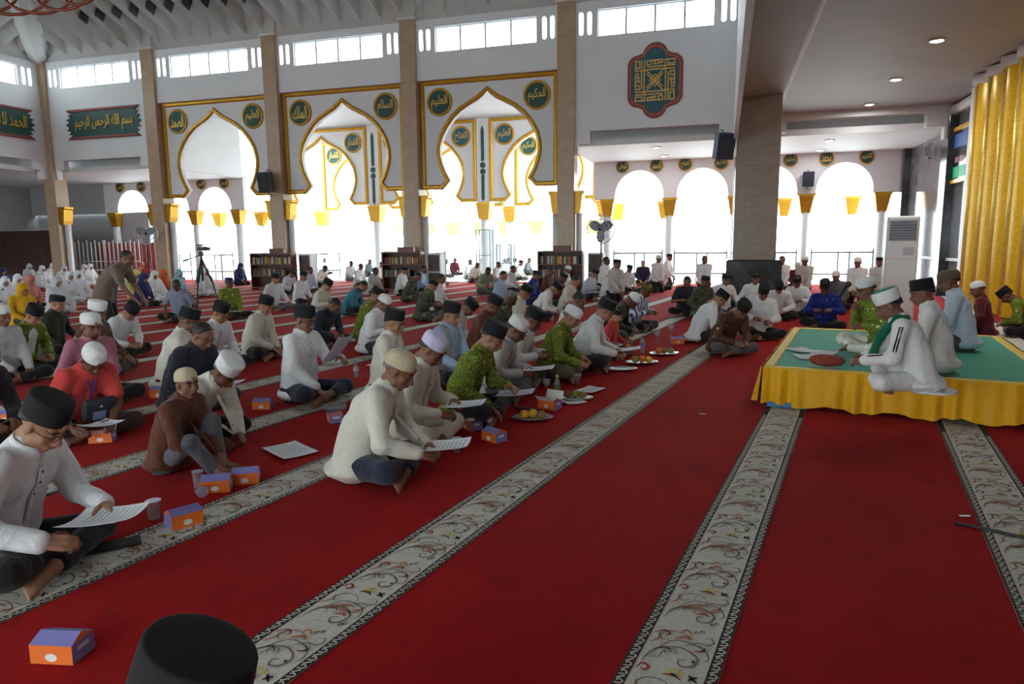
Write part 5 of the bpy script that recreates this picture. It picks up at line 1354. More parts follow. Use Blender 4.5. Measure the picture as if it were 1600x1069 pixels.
def sheet_for(e, po, sc, label, m=None, one=None):
    """sheet held by the hands of a posed figure"""
    A = po['arms']; L, Rh = Vector(A[-1][2]) * 1, Vector(A[1][2]) * 1
    if one: c = (L if one < 0 else Rh) + Vector((.10, .06, .10)); tilt = R(50)
    else: c = (L + Rh) / 2 + Vector((0, .13, .012)); tilt = R(6)
    Mw = Matrix.Translation(e.location) @ Matrix.Rotation(e.rotation_euler.z, 4, 'Z') @ Matrix.Diagonal((sc, sc, sc, 1))
    return sheet(Mw @ Matrix.Translation(c) @ Matrix.Rotation(tilt, 4, 'X'), .23, .31, label, m)
for (x, y, az, pose, sc, sh, tr, cp, cm, sk, hr, fl, lb) in MEN:
    e = person(x, y, az, pose, sh, tr, cp, cm, lb, sk, hr, sc, glasses=('g' in fl and 'g0' not in fl))
    if 'p' in fl:
        who = lb.split(' and ')[0].split(' with ')[0]; who = ' '.join(who.split()[:9]).rstrip(',') + (' and blue cap' if 'blue cap' in lb else '')
        sheet_for(e, POSES[pose], sc, 'printed sheet held by the ' + who, LILAC if 'lilac sheet' in lb or 'glasses raising' in lb else PAPER, one=-1 if 'p1' in fl else None)
PZ = .37
for (x, y, az, pose, sc, sh, tr, cp, cm, sk, hr, fl, lb) in PLATFORM_MEN:
    person(x, y, az, pose, sh, tr, cp, cm, lb, sk, hr, sc, z=PZ)
HIJ = {('hijab'): hijab_mesh('hijab', 3), ('mukena'): hijab_mesh('mukena', 5)}
WL = ['white spotted prayer veil, leftmost, stooping', 'white spotted prayer veil behind the mustard veil', 'mustard yellow veil at the front left', 'salmon pink veil beside the mustard one', 'white spotted prayer veil behind the salmon one',
      'grey veil at the dark wooden partition', 'pale grey prayer veil left of the standing man', 'white spotted prayer veil before the corner column', 'white spotted prayer veil just left of the standing man', 'white spotted prayer veil touching the standing man',
      'white spotted prayer veil right of the corner column', 'plain white prayer veil far behind the standing man', 'indigo veil at the left edge', 'plain white prayer veil right of the standing man', 'lemon yellow veil right of the standing man',
      'indigo veil beside the lemon veil', 'plain white prayer veil below the left pedestal fan', 'bright orange veil right of the second column', 'pale blue veil beside the tripod', 'white prayer veil right of the tripod', 'teal veil behind the tripod legs',
      'dark red veil under the left pedestal fan', 'salmon veil near the white railings', 'indigo veil stooping left of the bookcase', 'dark red veil near the second column', 'plain white prayer veil in front of the wooden partition']
WK = dict(spotwhite='whiteveil')
for (x, y, st, mt), wl in zip(WOMEN, WL):
    po = POSES['woman']; y = min(y, 26.0); az = -12 + 25 * RNG.rand(); rz = CARPET + R(az) - PI / 2; hy = po['hc'][1]; c, s = math.cos(rz), math.sin(rz)
    e = empty('person', (x + hy * s, y - hy * c, 0), rz, 'woman in ' + wl, 'person')
    shared('body', po['body'], SKIN['a'], e); shared('skirt', po['trousers'], MATS['blackcloth' if st == 'hijab' else WK.get(mt, mt)], e)
    shared('blouse', po['shirt'], MATS[mt], e); shared('veil', HIJ[st], MATS[mt], e)
# the man on his feet, and the one cut by the bottom of the frame
person(-8.75, 7.95, 28, 'stand', 'taupe', 'blackcloth', None, None, 'man in taupe tee and black trousers standing bent among the women', 'b', 'black', .97, by_head=False)
person(-0.87, 0.88, 16, 'n16', 'blackcloth', 'blackcloth', 'peci', 'velvet', 'man whose black cap rises from the bottom edge', 'b', 'black', 1.0)

# ------------------------------------------------------------------ wall panels with writing
def scallop_panel(u0, u1, v0, v1, T, label, txt, W_=None, rot=None):
    """green board with frayed acanthus ends, maroon rails and gilt writing"""
    e = empty('calligraphy_panel', (0, 0, 0), 0, label, 'sign')
    def end(u, s_): 
        k = [(0, v0), (.28, v0 + .18), (.1, v0 + .2), (.22, v0 + .32), (.0, v0 + .36), (.14, v0 + .48), (-.04, (v0 + v1) / 2), (.14, v1 - .48), (0, v1 - .36), (.22, v1 - .32), (.1, v1 - .2), (.28, v1 - .18), (0, v1)]
        return [(u + s_ * d, v) for d, v in k]
    P_ = end(u0, 1); Q_ = end(u1, -1)
    b = MB(); b.plate(P_[::-1] + Q_, [], T, -.05); b.build('board', GREEN, e)
    b = MB(); 
    for v in (v0 + .05, v1 - .05): b.strip([(u0 + .12, v), (u1 - .12, v)], .10, lambda u, v, d: T(u, v, -.05 - d), 0, .03)
    b.build('rail', MAROON, e)
    return e
T1 = far(22.11)
e = scallop_panel(-25.45, -21.75, 5.84, 7.0, T1, 'long green calligraphy panel left of the second column', '')
letters('بسم الله الرحمن الرحيم', (2.9, .62), e, GILT, Matrix.Translation((-23.55, 22.055, 6.42)) @ FACE, .02, stretch=True)
T2 = lambda u, v, d: Vector((-26.61 - d, u, v))
e = scallop_panel(18.1, 21.6, 5.84, 7.0, T2, 'green calligraphy panel on the left wall at the frame edge', '')
letters('الحمد لله رب العالمين', (2.8, .62), e, GILT, Matrix.Translation((-26.555, 19.85, 6.42)) @ Matrix.Rotation(R(90), 4, 'Z') @ FACE, .02, stretch=True)
# kufic square in a lobed frame
e = empty('kufic_panel', (-2.18, 22.115, 6.43), 0, 'lobed teal panel with square gold kufic writing and maroon border', 'sign')
def lobed(s_):
    hw, hh, r_ = .80 * s_, .74 * s_, .30 * s_; P_ = []
    def arc(cx, cy, r0, a0, a1, n=9): return [(cx + r0 * math.cos(a), cy + r0 * math.sin(a)) for a in np.linspace(a0, a1, n)]
    P_ += arc(hw - r_, hh - r_, r_, 0, PI / 2); P_ += arc(0, hh - .02 * s_, .36 * s_, .25, PI - .25, 13)[0:]; P_ += arc(-hw + r_, hh - r_, r_, PI / 2, PI)
    P_ += arc(-hw + r_, -hh + r_, r_, PI, 1.5 * PI); P_ += arc(0, -hh + .02 * s_, .36 * s_, PI + .25, 2 * PI - .25, 13); P_ += arc(hw - r_, -hh + r_, r_, 1.5 * PI, 2 * PI)
    return P_
TF = lambda u, v, d: Vector((u, -d, v))
b = MB(); b.plate(lobed(1.03), [], TF, .03); b.build('border', MAROON, e)
b = MB(); b.strip(lobed(.93), .025, TF, .03, .045, True); b.build('border_line', plain('pink_line', srgb(206, 130, 120), .5), e)
b = MB(); b.plate(lobed(.87), [], TF, .04); b.build('field', TEAL, e)
def kbar(bld, x0, y0, x1, y1, w=.034):
    if x0 == x1: P_ = [(x0 - w / 2, min(y0, y1) - w / 2), (x0 + w / 2, min(y0, y1) - w / 2), (x0 + w / 2, max(y0, y1) + w / 2), (x0 - w / 2, max(y0, y1) + w / 2)]
    elif y0 == y1: P_ = [(min(x0, x1) - w / 2, y0 - w / 2), (max(x0, x1) + w / 2, y0 - w / 2), (max(x0, x1) + w / 2, y0 + w / 2), (min(x0, x1) - w / 2, y0 + w / 2)]
    else:
        d = Vector((x1 - x0, y1 - y0)).normalized(); n_ = Vector((-d.y, d.x)) * w / 2; P_ = [(x0 + n_.x, y0 + n_.y), (x0 - n_.x, y0 - n_.y), (x1 - n_.x, y1 - n_.y), (x1 + n_.x, y1 + n_.y)]
    bld.plate(P_, [], lambda u, v, dd: Vector((u, -.04 - dd, v)), .012 + .0004 * (len(bld.v) // 8))
b = MB(); S = .6
seg = [(-.58, .58, -.58, .30), (-.58, .58, -.46, .58), (-.46, .58, -.46, .38), (-.58, .38, -.46, .38), (-.58, .30, -.30, .30), (-.40, .58, -.40, -.10), (-.32, .58, -.32, -.02), (-.24, .58, .10, .58), (-.24, .58, -.24, .46),
       (-.12, .58, -.12, .48), (.0, .58, .0, .48), (-.24, .46, -.16, .46), (-.04, .48, .10, .48), (.10, .58, .10, .48), (-.22, .40, .22, .40), (-.30, .32, .24, .32), (-.58, .22, -.50, .22), (-.58, .22, -.58, .0), (-.50, .22, -.50, .10), (-.58, .10, -.50, .10), (-.58, .0, -.46, .0)]
for q in range(4):
    c_, s_ = round(math.cos(q * PI / 2)), round(math.sin(q * PI / 2))
    for x0, y0, x1, y1 in seg: kbar(b, x0 * c_ - y0 * s_, x0 * s_ + y0 * c_, x1 * c_ - y1 * s_, x1 * s_ + y1 * c_)
for s_ in (-1, 1):
    for o_ in (-.045, .045): kbar(b, -.24, s_ * (-.24) + o_, .24, s_ * .24 + o_, .03)
for s_ in (-1, 1):
    for t_ in (-1, 1): kbar(b, 0, s_ * .17, t_ * .17, 0, .026)
b.build('lettering', GILT, e)

# ------------------------------------------------------------------ platform
GREENC = cloth('green_cloth', srgb(34, 156, 124), .8, .3); YELS = cloth('yellow_satin', srgb(236, 172, 20), .5, .12); YELT = cloth('yellow_trim', srgb(236, 196, 60), .6, .4)
px0, px1, py0, py1 = -.76, 1.60, 6.82, 10.2; ph = .36
e = empty('platform', cw((px0 + px1) / 2, (py0 + py1) / 2), CARPET, 'low platform with green top and pleated yellow skirt', 'platform')
hx, hy = (px1 - px0) / 2, (py1 - py0) / 2
b = MB(); b.bev(-hx, hx, -hy, hy, .05, ph - .012, .02); b.build('deck', WOODD, e)
b = MB(); n = 24; V_ = []
for j in range(n + 1):
    for i in range(n + 1):
        x, y = -hx + .05 + (2 * hx - .1) * i / n, -hy + .05 + (2 * hy - .1) * j / n
        V_.append((x, y, ph + .004 + .003 * math.sin(9 * y + 2 * math.sin(3 * x)) + .002 * math.sin(23 * y + x)))
b.add(V_, [(j * (n + 1) + i, j * (n + 1) + i + 1, (j + 1) * (n + 1) + i + 1, (j + 1) * (n + 1) + i) for j in range(n) for i in range(n)]); b.build('green_cover', GREENC, e, True)
b = MB()
for x0, x1, y0, y1 in ((-hx, hx, -hy, -hy + .09), (-hx, hx, hy - .09, hy), (-hx, -hx + .09, -hy + .09, hy - .09), (hx - .09, hx, -hy + .09, hy - .09)): b.bev(x0, x1, y0, y1, ph - .02, ph + .014, .008)
b.build('edge_trim', YELT, e)
def skirt(P0, P1, nrm, name, z0=.03):
    L = (Vector(P1) - Vector(P0)).length; n = int(L / .025); d = (Vector(P1) - Vector(P0)) / n; N = Vector(nrm); b = MB(); V_ = []; m = 8; rs = np.random.RandomState(int(L * 100))
    ph_ = np.cumsum(rs.uniform(.75, 1.35, n + 1))
    for j in range(m + 1):
        t = j / m
        for i in range(n + 1):
            a = .012 + .036 * t; off = .02 + .055 * t + a * math.sin(ph_[i]) * (.55 + .45 * math.sin(ph_[i] * .23))
            zb = z0 + .018 * math.sin(ph_[i] * .31)
            V_.append(Vector(P0) + d * i + N * off + Vector((0, 0, (ph + .008) * (1 - t) + zb * t)))
    b.add(V_, [(j * (n + 1) + i, j * (n + 1) + i + 1, (j + 1) * (n + 1) + i + 1, (j + 1) * (n + 1) + i) for j in range(m) for i in range(n)])
    b.build(name, YELS, e, True)
skirt((-hx, -hy, 0), (hx, -hy, 0), (0, -1, 0), 'skirt'); skirt((-hx, hy, 0), (-hx, -hy, 0), (-1, 0, 0), 'skirt'); skirt((hx, -hy, 0), (hx, hy, 0), (1, 0, 0), 'skirt'); skirt((hx, hy, 0), (-hx, hy, 0), (0, 1, 0), 'skirt')
BLUE = plain('blue_plastic', srgb(46, 128, 190), .5)
for x in (-hx + .22, hx - .1): b = MB(); b.bev(x - .17, x + .17, -hy - .06, -hy + .3, 0, .05, .008); b.build('blue_foot', BLUE, e)
# sheets, cloth bundle and microphones on the platform
for k, (x, y, a) in enumerate(((-.42, 7.55, 20), (-.28, 7.85, -12), (-.50, 7.95, 38))):
    M = Matrix.Translation(cw(x, y, ph + .016 + .004 * k)) @ Matrix.Rotation(CARPET + R(a), 4, 'Z'); sheet(M, .21, .30, 'white sheet on the green platform cover, %s' % ['nearest the yellow skirt', 'in the middle', 'farthest left'][k], bend=.006)
b = MB(); b.lathe([(.03, 0), (.1, .02), (.125, .055), (.11, .09), (.06, .11), (.01, .112)], 18, 1.3, .8); o = b.build('cloth_bundle', plain('rust_cloth', srgb(140, 58, 46), .8, var=.25, nscale=18, bump=.6), None, True); o.location = cw(-.22, 7.05, ph + .016); o.rotation_euler.z = CARPET; tag(o, 'small rust-red folded cloth on the platform edge', 'cloth')
def microphone(p0, p1, label):
    p0, p1 = Vector(p0), Vector(p1); e = empty('microphone', p0, 0, label, 'microphone'); d = p1 - p0
    b = MB(); b.tube([(0, 0, 0), d * .8], .014, 10, taper=[.8, 1.2]); b.build('handle', BLACK, e, True)
    b = MB(); q = (d).to_track_quat('Z', 'Y').to_matrix().to_4x4(); b.lathe([(.014, 0), (.026, .012), (.03, .03), (.024, .05), (.008, .06)], 12, M=Matrix.Translation(d * .8) @ q); b.build('grille', plain('mic_mesh', srgb(60, 60, 64), .5, .6, var=.4, nscale=300), e, True)
microphone(cw(-.17, 7.62, 1.0), cw(-.08, 7.72, 1.12), 'black microphone held by the man in green batik on the platform')
# scarf, green crown and black sleeve stripe of the man at the platform front
for q in PEOPLE:
    if q.get('label', '').startswith('man in white robe with black stripe'): rb_ = q
    if q.get('label', '').startswith('man in coral red polo'): rd_ = q
    if q.get('label', '').startswith('man in sky blue shirt with grey vest'): sk_ = q
    if q.get('label', '').startswith('man in green batik jacket over'): gj_ = q
po = POSES['n65']; hm = po['head']; S_ = spine(po['p'])[3]
a = surface([('c', _v(*S_) + _v(-.09, .03, .05), _v(*S_) + _v(.09, .03, .05), .034, .034), ('c', _v(*S_) + _v(.09, .03, .05), _v(*S_) + _v(.10, .16, -.12), .034, .03), ('c', _v(*S_) + _v(.10, .16, -.12), _v(*S_) + _v(.06, .20, -.30), .03, .034),
             ('c', _v(*S_) + _v(-.09, .03, .05), _v(*S_) + _v(-.10, .16, -.12), .034, .03), ('c', _v(*S_) + _v(-.10, .16, -.12), _v(*S_) + _v(-.07, .20, -.28), .03, .034), ('c', _v(*S_) + _v(-.09, -.03, .05), _v(*S_) + _v(.09, -.03, .05), .034, .034)], .01, .03, wr=.006)
shared('scarf', to_mesh('scarf', [a]), cloth('green_scarf', srgb(20, 96, 70)), rb_)
b = MB(); b.lathe([(.088, .126), (.08, .139), (.05, .149), (.004, .153)], 24, 1, 1.22, Matrix.Translation((0, -.011, .002)) @ Matrix.Rotation(R(8), 4, 'X')); o = b.build('cap_crown', cloth('green_cap', srgb(24, 140, 96)), rb_, True); o.matrix_local = hm
for s_ in (-1, 1):
    A_, E_, T_ = (Vector(v) for v in po['arms'][s_])
    for off in (.0, .02):
        u = (T_ - E_).normalized(); P_ = []
        out_ = Vector((s_ * .85, -.12, .45)).normalized()
        for t_ in np.linspace(.08, 1, 9): P_.append(A_ + (E_ - A_) * t_ + out_ * (.063 - .006 * t_) + Vector((0, off, 0)))
        for t_ in np.linspace(.12, .88, 8): P_.append(E_ + (T_ - E_) * t_ + out_ * (.056 - .008 * t_) + Vector((0, 0, off)))
        b = MB(); b.tube(P_, .0065, 6); b.build('sleeve_stripe', MATS['blackcloth'], rb_, True)
b = MB(); b.lathe([(.02, .0), (.2, .004), (.24, .012), (.2, .022), (.02, .03)], 20, 1, .8, Matrix.Translation((0, -.10, .012))); b.build('robe_hem', MATS['whiterobe'], rb_, True)
# lanyard, shoulder bag of the man in red; vest of the man in sky blue; white shirt front of the batik jacket
po = POSES['n2']; H_, W_, C_, S_, N_, Hc_ = (Vector(v) for v in spine(po['p']))
fr = lambda p, o: p + Vector((0, math.cos(.55) * o, -math.sin(.55) * o))
b = MB(); b.tube([fr(S_, .02) + Vector((-.06, 0, .06)), fr(S_, .09) + Vector((-.03, 0, -.02)), fr(C_, .14) + Vector((0, 0, -.02)), fr(W_, .155)], .006, 6); b.tube([fr(S_, .02) + Vector((.06, 0, .06)), fr(S_, .09) + Vector((.03, 0, -.02)), fr(C_, .14) + Vector((0, 0, -.02))], .006, 6); b.build('lanyard', plain('lanyard_blue', srgb(60, 60, 170), .6), rd_, True)
eb = empty('shoulder_bag', (0, 0, 0), 0, 'dark grey shoulder bag with a card on the lap of the man in red', 'bag')
eb.matrix_world = Matrix.Translation(rd_.location) @ Matrix.Rotation(rd_.rotation_euler.z, 4, 'Z') @ Matrix.Translation((-.02, .30, .16)) @ Matrix.Rotation(R(-18), 4, 'X')
b = MB(); b.bev(-.13, .13, -.03, .03, 0, .20, .022); b.build('body', plain('bag_grey', srgb(44, 46, 54), .7, bump=.3), eb)
b = MB(); b.bev(-.04, .06, .031, .036, .03, .10, .002); b.build('card', plain('card_blue', srgb(120, 136, 170), .4), eb)
b = MB(); b.plate([(-.012, .135), (0, .155), (.012, .135), (.006, .135), (0, .146), (-.006, .135)], [], lambda u, v, d: Vector((u, .031 + d, v)), .003); b.build('logo', PAPER, eb)
po = POSES['n25']; H_, W_, C_, S_, N_, Hc_ = spine(po['p'])
vest = []
for sx in (-1, 1): vest += [('c', H_ + _v(sx * .085, 0, .02), W_ + _v(sx * .075, 0, 0), .13, .122), ('c', W_ + _v(sx * .075, 0, 0), C_ + _v(sx * .08, 0, 0), .122, .116), ('c', C_ + _v(sx * .08, 0, 0), S_ + _v(sx * .09, 0, -.01), .116, .08)]
vest.append(('e', C_ + _v(0, .15, -.02), (.045, .12, .30), None, 'sub'))
shared('vest', to_mesh('vest', [surface(vest, .013, .03, wr=.004)]), cloth('vest_grey', srgb(150, 152, 146)), sk_)
po = POSES['n5']; H_, W_, C_, S_, N_, Hc_ = spine(po['p'])
a = surface([('c', W_ + _v(0, .05, -.06), C_ + _v(0, .045, 0), .092, .088), ('c', C_ + _v(0, .045, 0), S_ + _v(0, .035, .0), .088, .06)], .013, .03, wr=.004)
shared('undershirt', to_mesh('undershirt', [a]), MATS['white'], gj_)

# ------------------------------------------------------------------ furniture and equipment
def books(e, x0, x1, y, z, seed, hmax=.26):
    rs = np.random.RandomState(seed); x = x0; cols = [(196, 160, 60), (60, 90, 84), (120, 40, 40), (206, 200, 180), (90, 96, 110), (150, 110, 60), (52, 60, 80)]
    while x < x1 - .05:
        w = rs.uniform(.03, .06); hh = hmax * rs.uniform(.8, 1); c = cols[rs.randint(len(cols))]
        b = MB(); b.bev(x, x + w - .004, y, y + .18, z, z + hh, .004); o = b.build('book', plain('book_%d_%d_%d' % c, srgb(*c), .6)); o.location = e.location; yield o, c
        x += w
CN = {(196, 160, 60): 'ochre', (60, 90, 84): 'dark green', (120, 40, 40): 'dark red', (206, 200, 180): 'ivory', (90, 96, 110): 'slate', (150, 110, 60): 'tan', (52, 60, 80): 'navy'}
def bookcase(x, y, w, hh, label, short, seed):
    e = empty('bookcase', (x, y, 0), 0, label, 'bookcase'); d = .34
    for s_ in (-1, 1): b = MB(); b.bev(s_ * w / 2 - (.05 if s_ > 0 else 0), s_ * w / 2 + (.05 if s_ < 0 else 0), 0, d, 0, hh, .006); b.build('side', WOOD, e)
    for z in (.04, .45, .87, hh - .05): b = MB(); b.bev(-w / 2 + .05, w / 2 - .05, 0, d, z, z + .04, .005); b.build('shelf', WOOD, e)
    b = MB(); b.box(-w / 2 + .05, w / 2 - .05, d - .02, d, .04, hh); b.build('back', WOODD, e)
    b = MB(); b.bev(-.3, .3, .36, .52, hh - .02, hh + .16, .01); b.build('crest', WOOD, e)
    for r_, (z, x1) in enumerate(((.911, w / 2 - .1), (.491, w / 2 - .4))):
        for k, (o, c) in enumerate(books(e, -w / 2 + .07, x1, .06, z, seed + r_)):
            q = k + 1; sfx = 'th' if 10 < q % 100 < 14 else {1: 'st', 2: 'nd', 3: 'rd'}.get(q % 10, 'th')
            tag(o, '%s book, %d%s from the left on the %s shelf of the %s' % (CN[c], q, sfx, 'top' if r_ == 0 else 'middle', short), 'book', 'books on the %s shelf of the %s' % ('top' if r_ == 0 else 'middle', short))
    return e
bookcase(-15.55, 21.15, 1.75, 1.30, 'red-brown bookcase in front of the third beige column', 'left bookcase', 3)
bookcase(-10.40, 21.15, 1.45, 1.32, 'red-brown bookcase in front of the fourth beige column', 'middle bookcase', 13)
bookcase(-4.92, 21.15, 1.45, 1.32, 'red-brown bookcase in front of the fifth beige column', 'right bookcase', 23)
for x, l in ((-14.38, 'left'), (-9.35, 'middle'), (-3.85, 'right')):
    e = empty('side_cabinet', (x, 21.7, 0), 0, 'small white-edged cabinet with dark door beside the %s bookcase' % l, 'cabinet')
    b = MB(); b.bev(-.24, .24, -.2, .2, 0, 1.25, .01); b.build('body', SOFFIT, e)
    for z in (.06, .66): b = MB(); b.bev(-.2, .2, -.215, -.2, z, z + .54, .004); b.build('door', WOODD, e)
def fan(x, y, zc, r_, face, label, tone, basey=0.0):
    e = empty('pedestal_fan', (x, y, 0), 0, label, 'fan'); Mf = Matrix.Translation((0, 0, zc)) @ Matrix.Rotation(R(face), 4, 'Z') @ Matrix.Rotation(R(90), 4, 'X')
    b = MB(); b.lathe([(.30, 0), (.30, .04), (.06, .07), (.03, .1)], 24); b.build('base', BLACK, e, True)
    b = MB(); b.tube([(0, 0, .05), (0, 0, .55 * zc)], .03, 10); b.tube([(0, 0, .55 * zc), (0, 0, zc)], .02, 10); b.build('pole', tone, e, True)
    b = MB(); b.tube([(-.09, 0, .52 * zc), (.09, 0, .52 * zc)], .015, 8); b.build('clamp', BLACK, e, True)
    b = MB(); b.lathe([(.05, -.22), (.10, -.20), (.11, -.05), (.05, .0)], 18, M=Mf); b.build('motor', tone, e, True)
    b = MB()
    for k in range(3):
        a = 2 * PI * k / 3 + .5; ca, sa = math.cos(a), math.sin(a); V_ = []
        for t_ in np.linspace(.1, .9, 6):
            wd = .13 * math.sin(PI * (.15 + .75 * t_)) * r_ / .4; c0 = Vector((ca, sa, 0)) * (t_ * r_); n_ = Vector((-sa, ca, 0))
            for q, zz in ((-1, -.03), (1, .03)):
                for th in (0, .004): V_.append(Mf @ (c0 + n_ * wd * q + Vector((0, 0, zz + .05 + th))))
        fs = []
        for i in range(5):
            o_ = i * 4; fs += [(o_, o_ + 2, o_ + 6, o_ + 4), (o_ + 1, o_ + 5, o_ + 7, o_ + 3), (o_, o_ + 4, o_ + 5, o_ + 1), (o_ + 2, o_ + 3, o_ + 7, o_ + 6)]
        fs += [(0, 1, 3, 2), (20, 22, 23, 21)]
        bb = MB(); bb.add(V_, fs); bb.build('blade', plain('fan_blade', srgb(120, 134, 142), .35), e)
    b = MB(); b.lathe([(.004, .12), (.055, .11), (.06, .04), (.05, .02)], 16, M=Mf); b.build('hub', tone, e, True)
    b = MB()
    for rr, zz in ((r_, .05), (r_ * .98, .0), (r_ * .98, .10), (r_ * .7, .14), (r_ * .4, .155), (r_ * .16, .16), (r_ * .7, -.05)):
        b.tube([Mf @ Vector((rr * math.cos(a), rr * math.sin(a), zz)) for a in np.linspace(0, 2 * PI, 33)[:-1]], .008, 5, True)
    for k in range(28):
        a = 2 * PI * k / 28; b.tube([Mf @ Vector((q * math.cos(a), q * math.sin(a), z_)) for q, z_ in ((r_ * .14, .16), (r_ * .7, .14), (r_, .06), (r_ * .7, -.05), (r_ * .3, -.07))], .004, 4)
    b.build('guard', RAIL, e, True)
FANG = plain('fan_teal', srgb(52, 78, 88), .4)
fan(-3.45, 20.2, 1.95, .42, -10, 'tall pedestal fan with dark teal hub right of the right-hand bookcase', FANG)
fan(-21.05, 21.2, 2.06, .40, 40, 'dark pedestal fan beside the second beige column', BLACK)
def speaker(x, y, z, w, d, hh, rz, tilt, label, m=None, bracket=None):
    e = empty('loudspeaker', (x, y, z), rz, label, 'loudspeaker'); Mt = Matrix.Rotation(tilt, 4, 'X')
    f = lambda u, v: [(-w / 2, -d / 2), (w / 2, -d / 2), (w * .36, d / 2), (-w * .36, d / 2)]
    b = MB(); b.plate(f(0, 0), [], lambda u, v, dd: Mt @ Vector((u, v, -hh / 2 + dd)), hh); b.build('cabinet', m or BLACK, e)
    b = MB(); b.bev(-w * .44, w * .44, -d / 2 - .018, -d / 2, -hh * .45, hh * .45, .008, Mt); b.build('grille', plain('spk_grille', srgb(40, 44, 58), .7), e)
    b = MB()
    for s_ in (-1, 1): b.tube([(0, d * .1, s_ * hh * .62), (0, d * .75, s_ * hh * .62)], .014, 6); b.tube([(0, d * .1, s_ * hh * .45), (0, d * .1, s_ * hh * .62)], .012, 6)
    b.build('bracket', BLACK, e, True)
SPKB = plain('speaker_navy', srgb(40, 52, 84), .6)
speaker(-15.82, 21.56, 3.82, .46, .4, .72, 0, R(8), 'black loudspeaker bracketed to the third beige column')
speaker(-.10, 16.35, 3.66, .40, .34, .56, R(25), R(14), 'dark blue loudspeaker hanging left of the taupe column', SPKB)
speaker(2.75, 26.75, 3.72, .38, .3, .52, 0, R(6), 'small dark loudspeaker on a gallery pillar right of the taupe column', SPKB)
speaker(5.78, 24.0, 4.2, .12, .12, .34, R(-90), R(10), 'slim grey loudspeaker high on the marble wall', RAIL)
# video tripod
e = empty('video_tripod', (-11.75, 13.4, 0), 0, 'black tripod carrying a video camera among the crowd', 'tripod'); zt = 1.28
for k in range(3):
    a = R(40 + 120 * k); b = MB(); b.tube([(0, 0, zt), (.2 * math.cos(a), .2 * math.sin(a), .72)], .022, 8); b.tube([(.2 * math.cos(a), .2 * math.sin(a), .74), (.36 * math.cos(a), .36 * math.sin(a), .01)], .015, 8); b.build('leg', BLACK, e, True)
b = MB(); b.tube([(0, 0, .75), (0, 0, zt + .08)], .022, 8); b.build('centre_post', BLACK, e, True)
b = MB(); b.bev(-.045, .045, -.045, .045, zt + .05, zt + .16, .01); b.build('head', BLACK, e)
b = MB(); b.tube([(0, 0, zt + .08), (-.42, -.1, zt - .06)], .012, 8); b.tube([(-.3, -.07, zt - .02), (-.44, -.105, zt - .065)], .02, 8); b.build('pan_handle', BLACK, e, True)
b = MB(); b.bev(-.07, .16, -.05, .05, zt + .17, zt + .27, .012); b.lathe([(.035, 0), (.042, .07), (.042, .1)], 14, M=Matrix.Translation((.15, 0, zt + .22)) @ Matrix.Rotation(R(90), 4, 'Y')); b.bev(-.1, .1, -.02, .02, zt + .28, zt + .32, .008); b.build('video_camera', BLACK, e)
# standing air conditioner
ACW = plain('ac_white', srgb(214, 215, 216), .4, var=.02)
e = empty('air_conditioner', (3.2, 14.7, 0), R(-6), 'tall white floor-standing air conditioner behind the platform', 'air conditioner')
b = MB(); b.bev(-.27, .27, -.17, .2, 0, 2.0, .03); b.build('body', ACW, e)
b = MB(); b.bev(-.225, .225, -.185, -.165, 1.55, 1.93, .006); b.build('outlet_frame', plain('ac_grey', srgb(150, 152, 158), .5), e)
for k in range(7): b = MB(); b.bev(-.215, .215, -.2, -.18, 1.575 + k * .05, 1.598 + k * .05, .004); b.build('louvre', plain('ac_slat', srgb(104, 108, 120), .5), e)
b = MB(); b.bev(-.25, .25, -.178, -.168, .72, 1.18, .006); b.bev(-.25, .25, -.178, -.168, 1.2, 1.5, .006); b.bev(-.25, .25, -.178, -.168, .06, .7, .006); b.build('front_panel', ACW, e)
b = MB(); b.bev(.02, .2, -.183, -.175, 1.28, 1.42, .003); b.build('control_panel', plain('ac_panel', srgb(176, 180, 188), .3), e)
# gilt-framed display on the marble wall
e = empty('framed_display', (5.93, 21.3, 3.8), 0, 'gilt-framed display showing blue and green blocks on the marble wall', 'screen')
b = MB(); b.plate([(-.78, -.74), (.78, -.74), (.78, .74), (-.78, .74)], [[(-.68, -.64), (.68, -.64), (.68, .64), (-.68, .64)]], lambda u, v, d: Vector((-d, u, v)), .09); b.build('frame', GOLDB, e)
b = MB(); b.box(-.05, -.01, -.69, .69, -.65, .65); b.build('glass', plain('display_black', srgb(20, 26, 40), .15), e)
def glow(name, col, s_):
    t = NT(name); t.base(col); t.b.inputs['Emission Color'].default_value = col; t.b.inputs['Emission Strength'].default_value = s_; return t.m
for nm, y0, y1, z0, z1, m in (('blue_block', -.5, .55, .2, .55, glow('led_blue', srgb(60, 90, 160), .12)), ('red_block', -.3, .0, -.2, -.05, glow('led_rose', srgb(150, 90, 90), .08)), ('red_block', .1, .4, -.2, -.05, glow('led_rose2', srgb(150, 90, 90), .08)), ('green_block', -.5, .02, -.6, -.3, glow('led_green', srgb(24, 170, 110), .15)), ('green_block', .08, .5, -.6, -.3, glow('led_green2', srgb(24, 170, 110), .15))):
    b = MB(); b.bev(-.056, -.05, y0, y1, z0, z1, .002); b.build(nm, m, e)
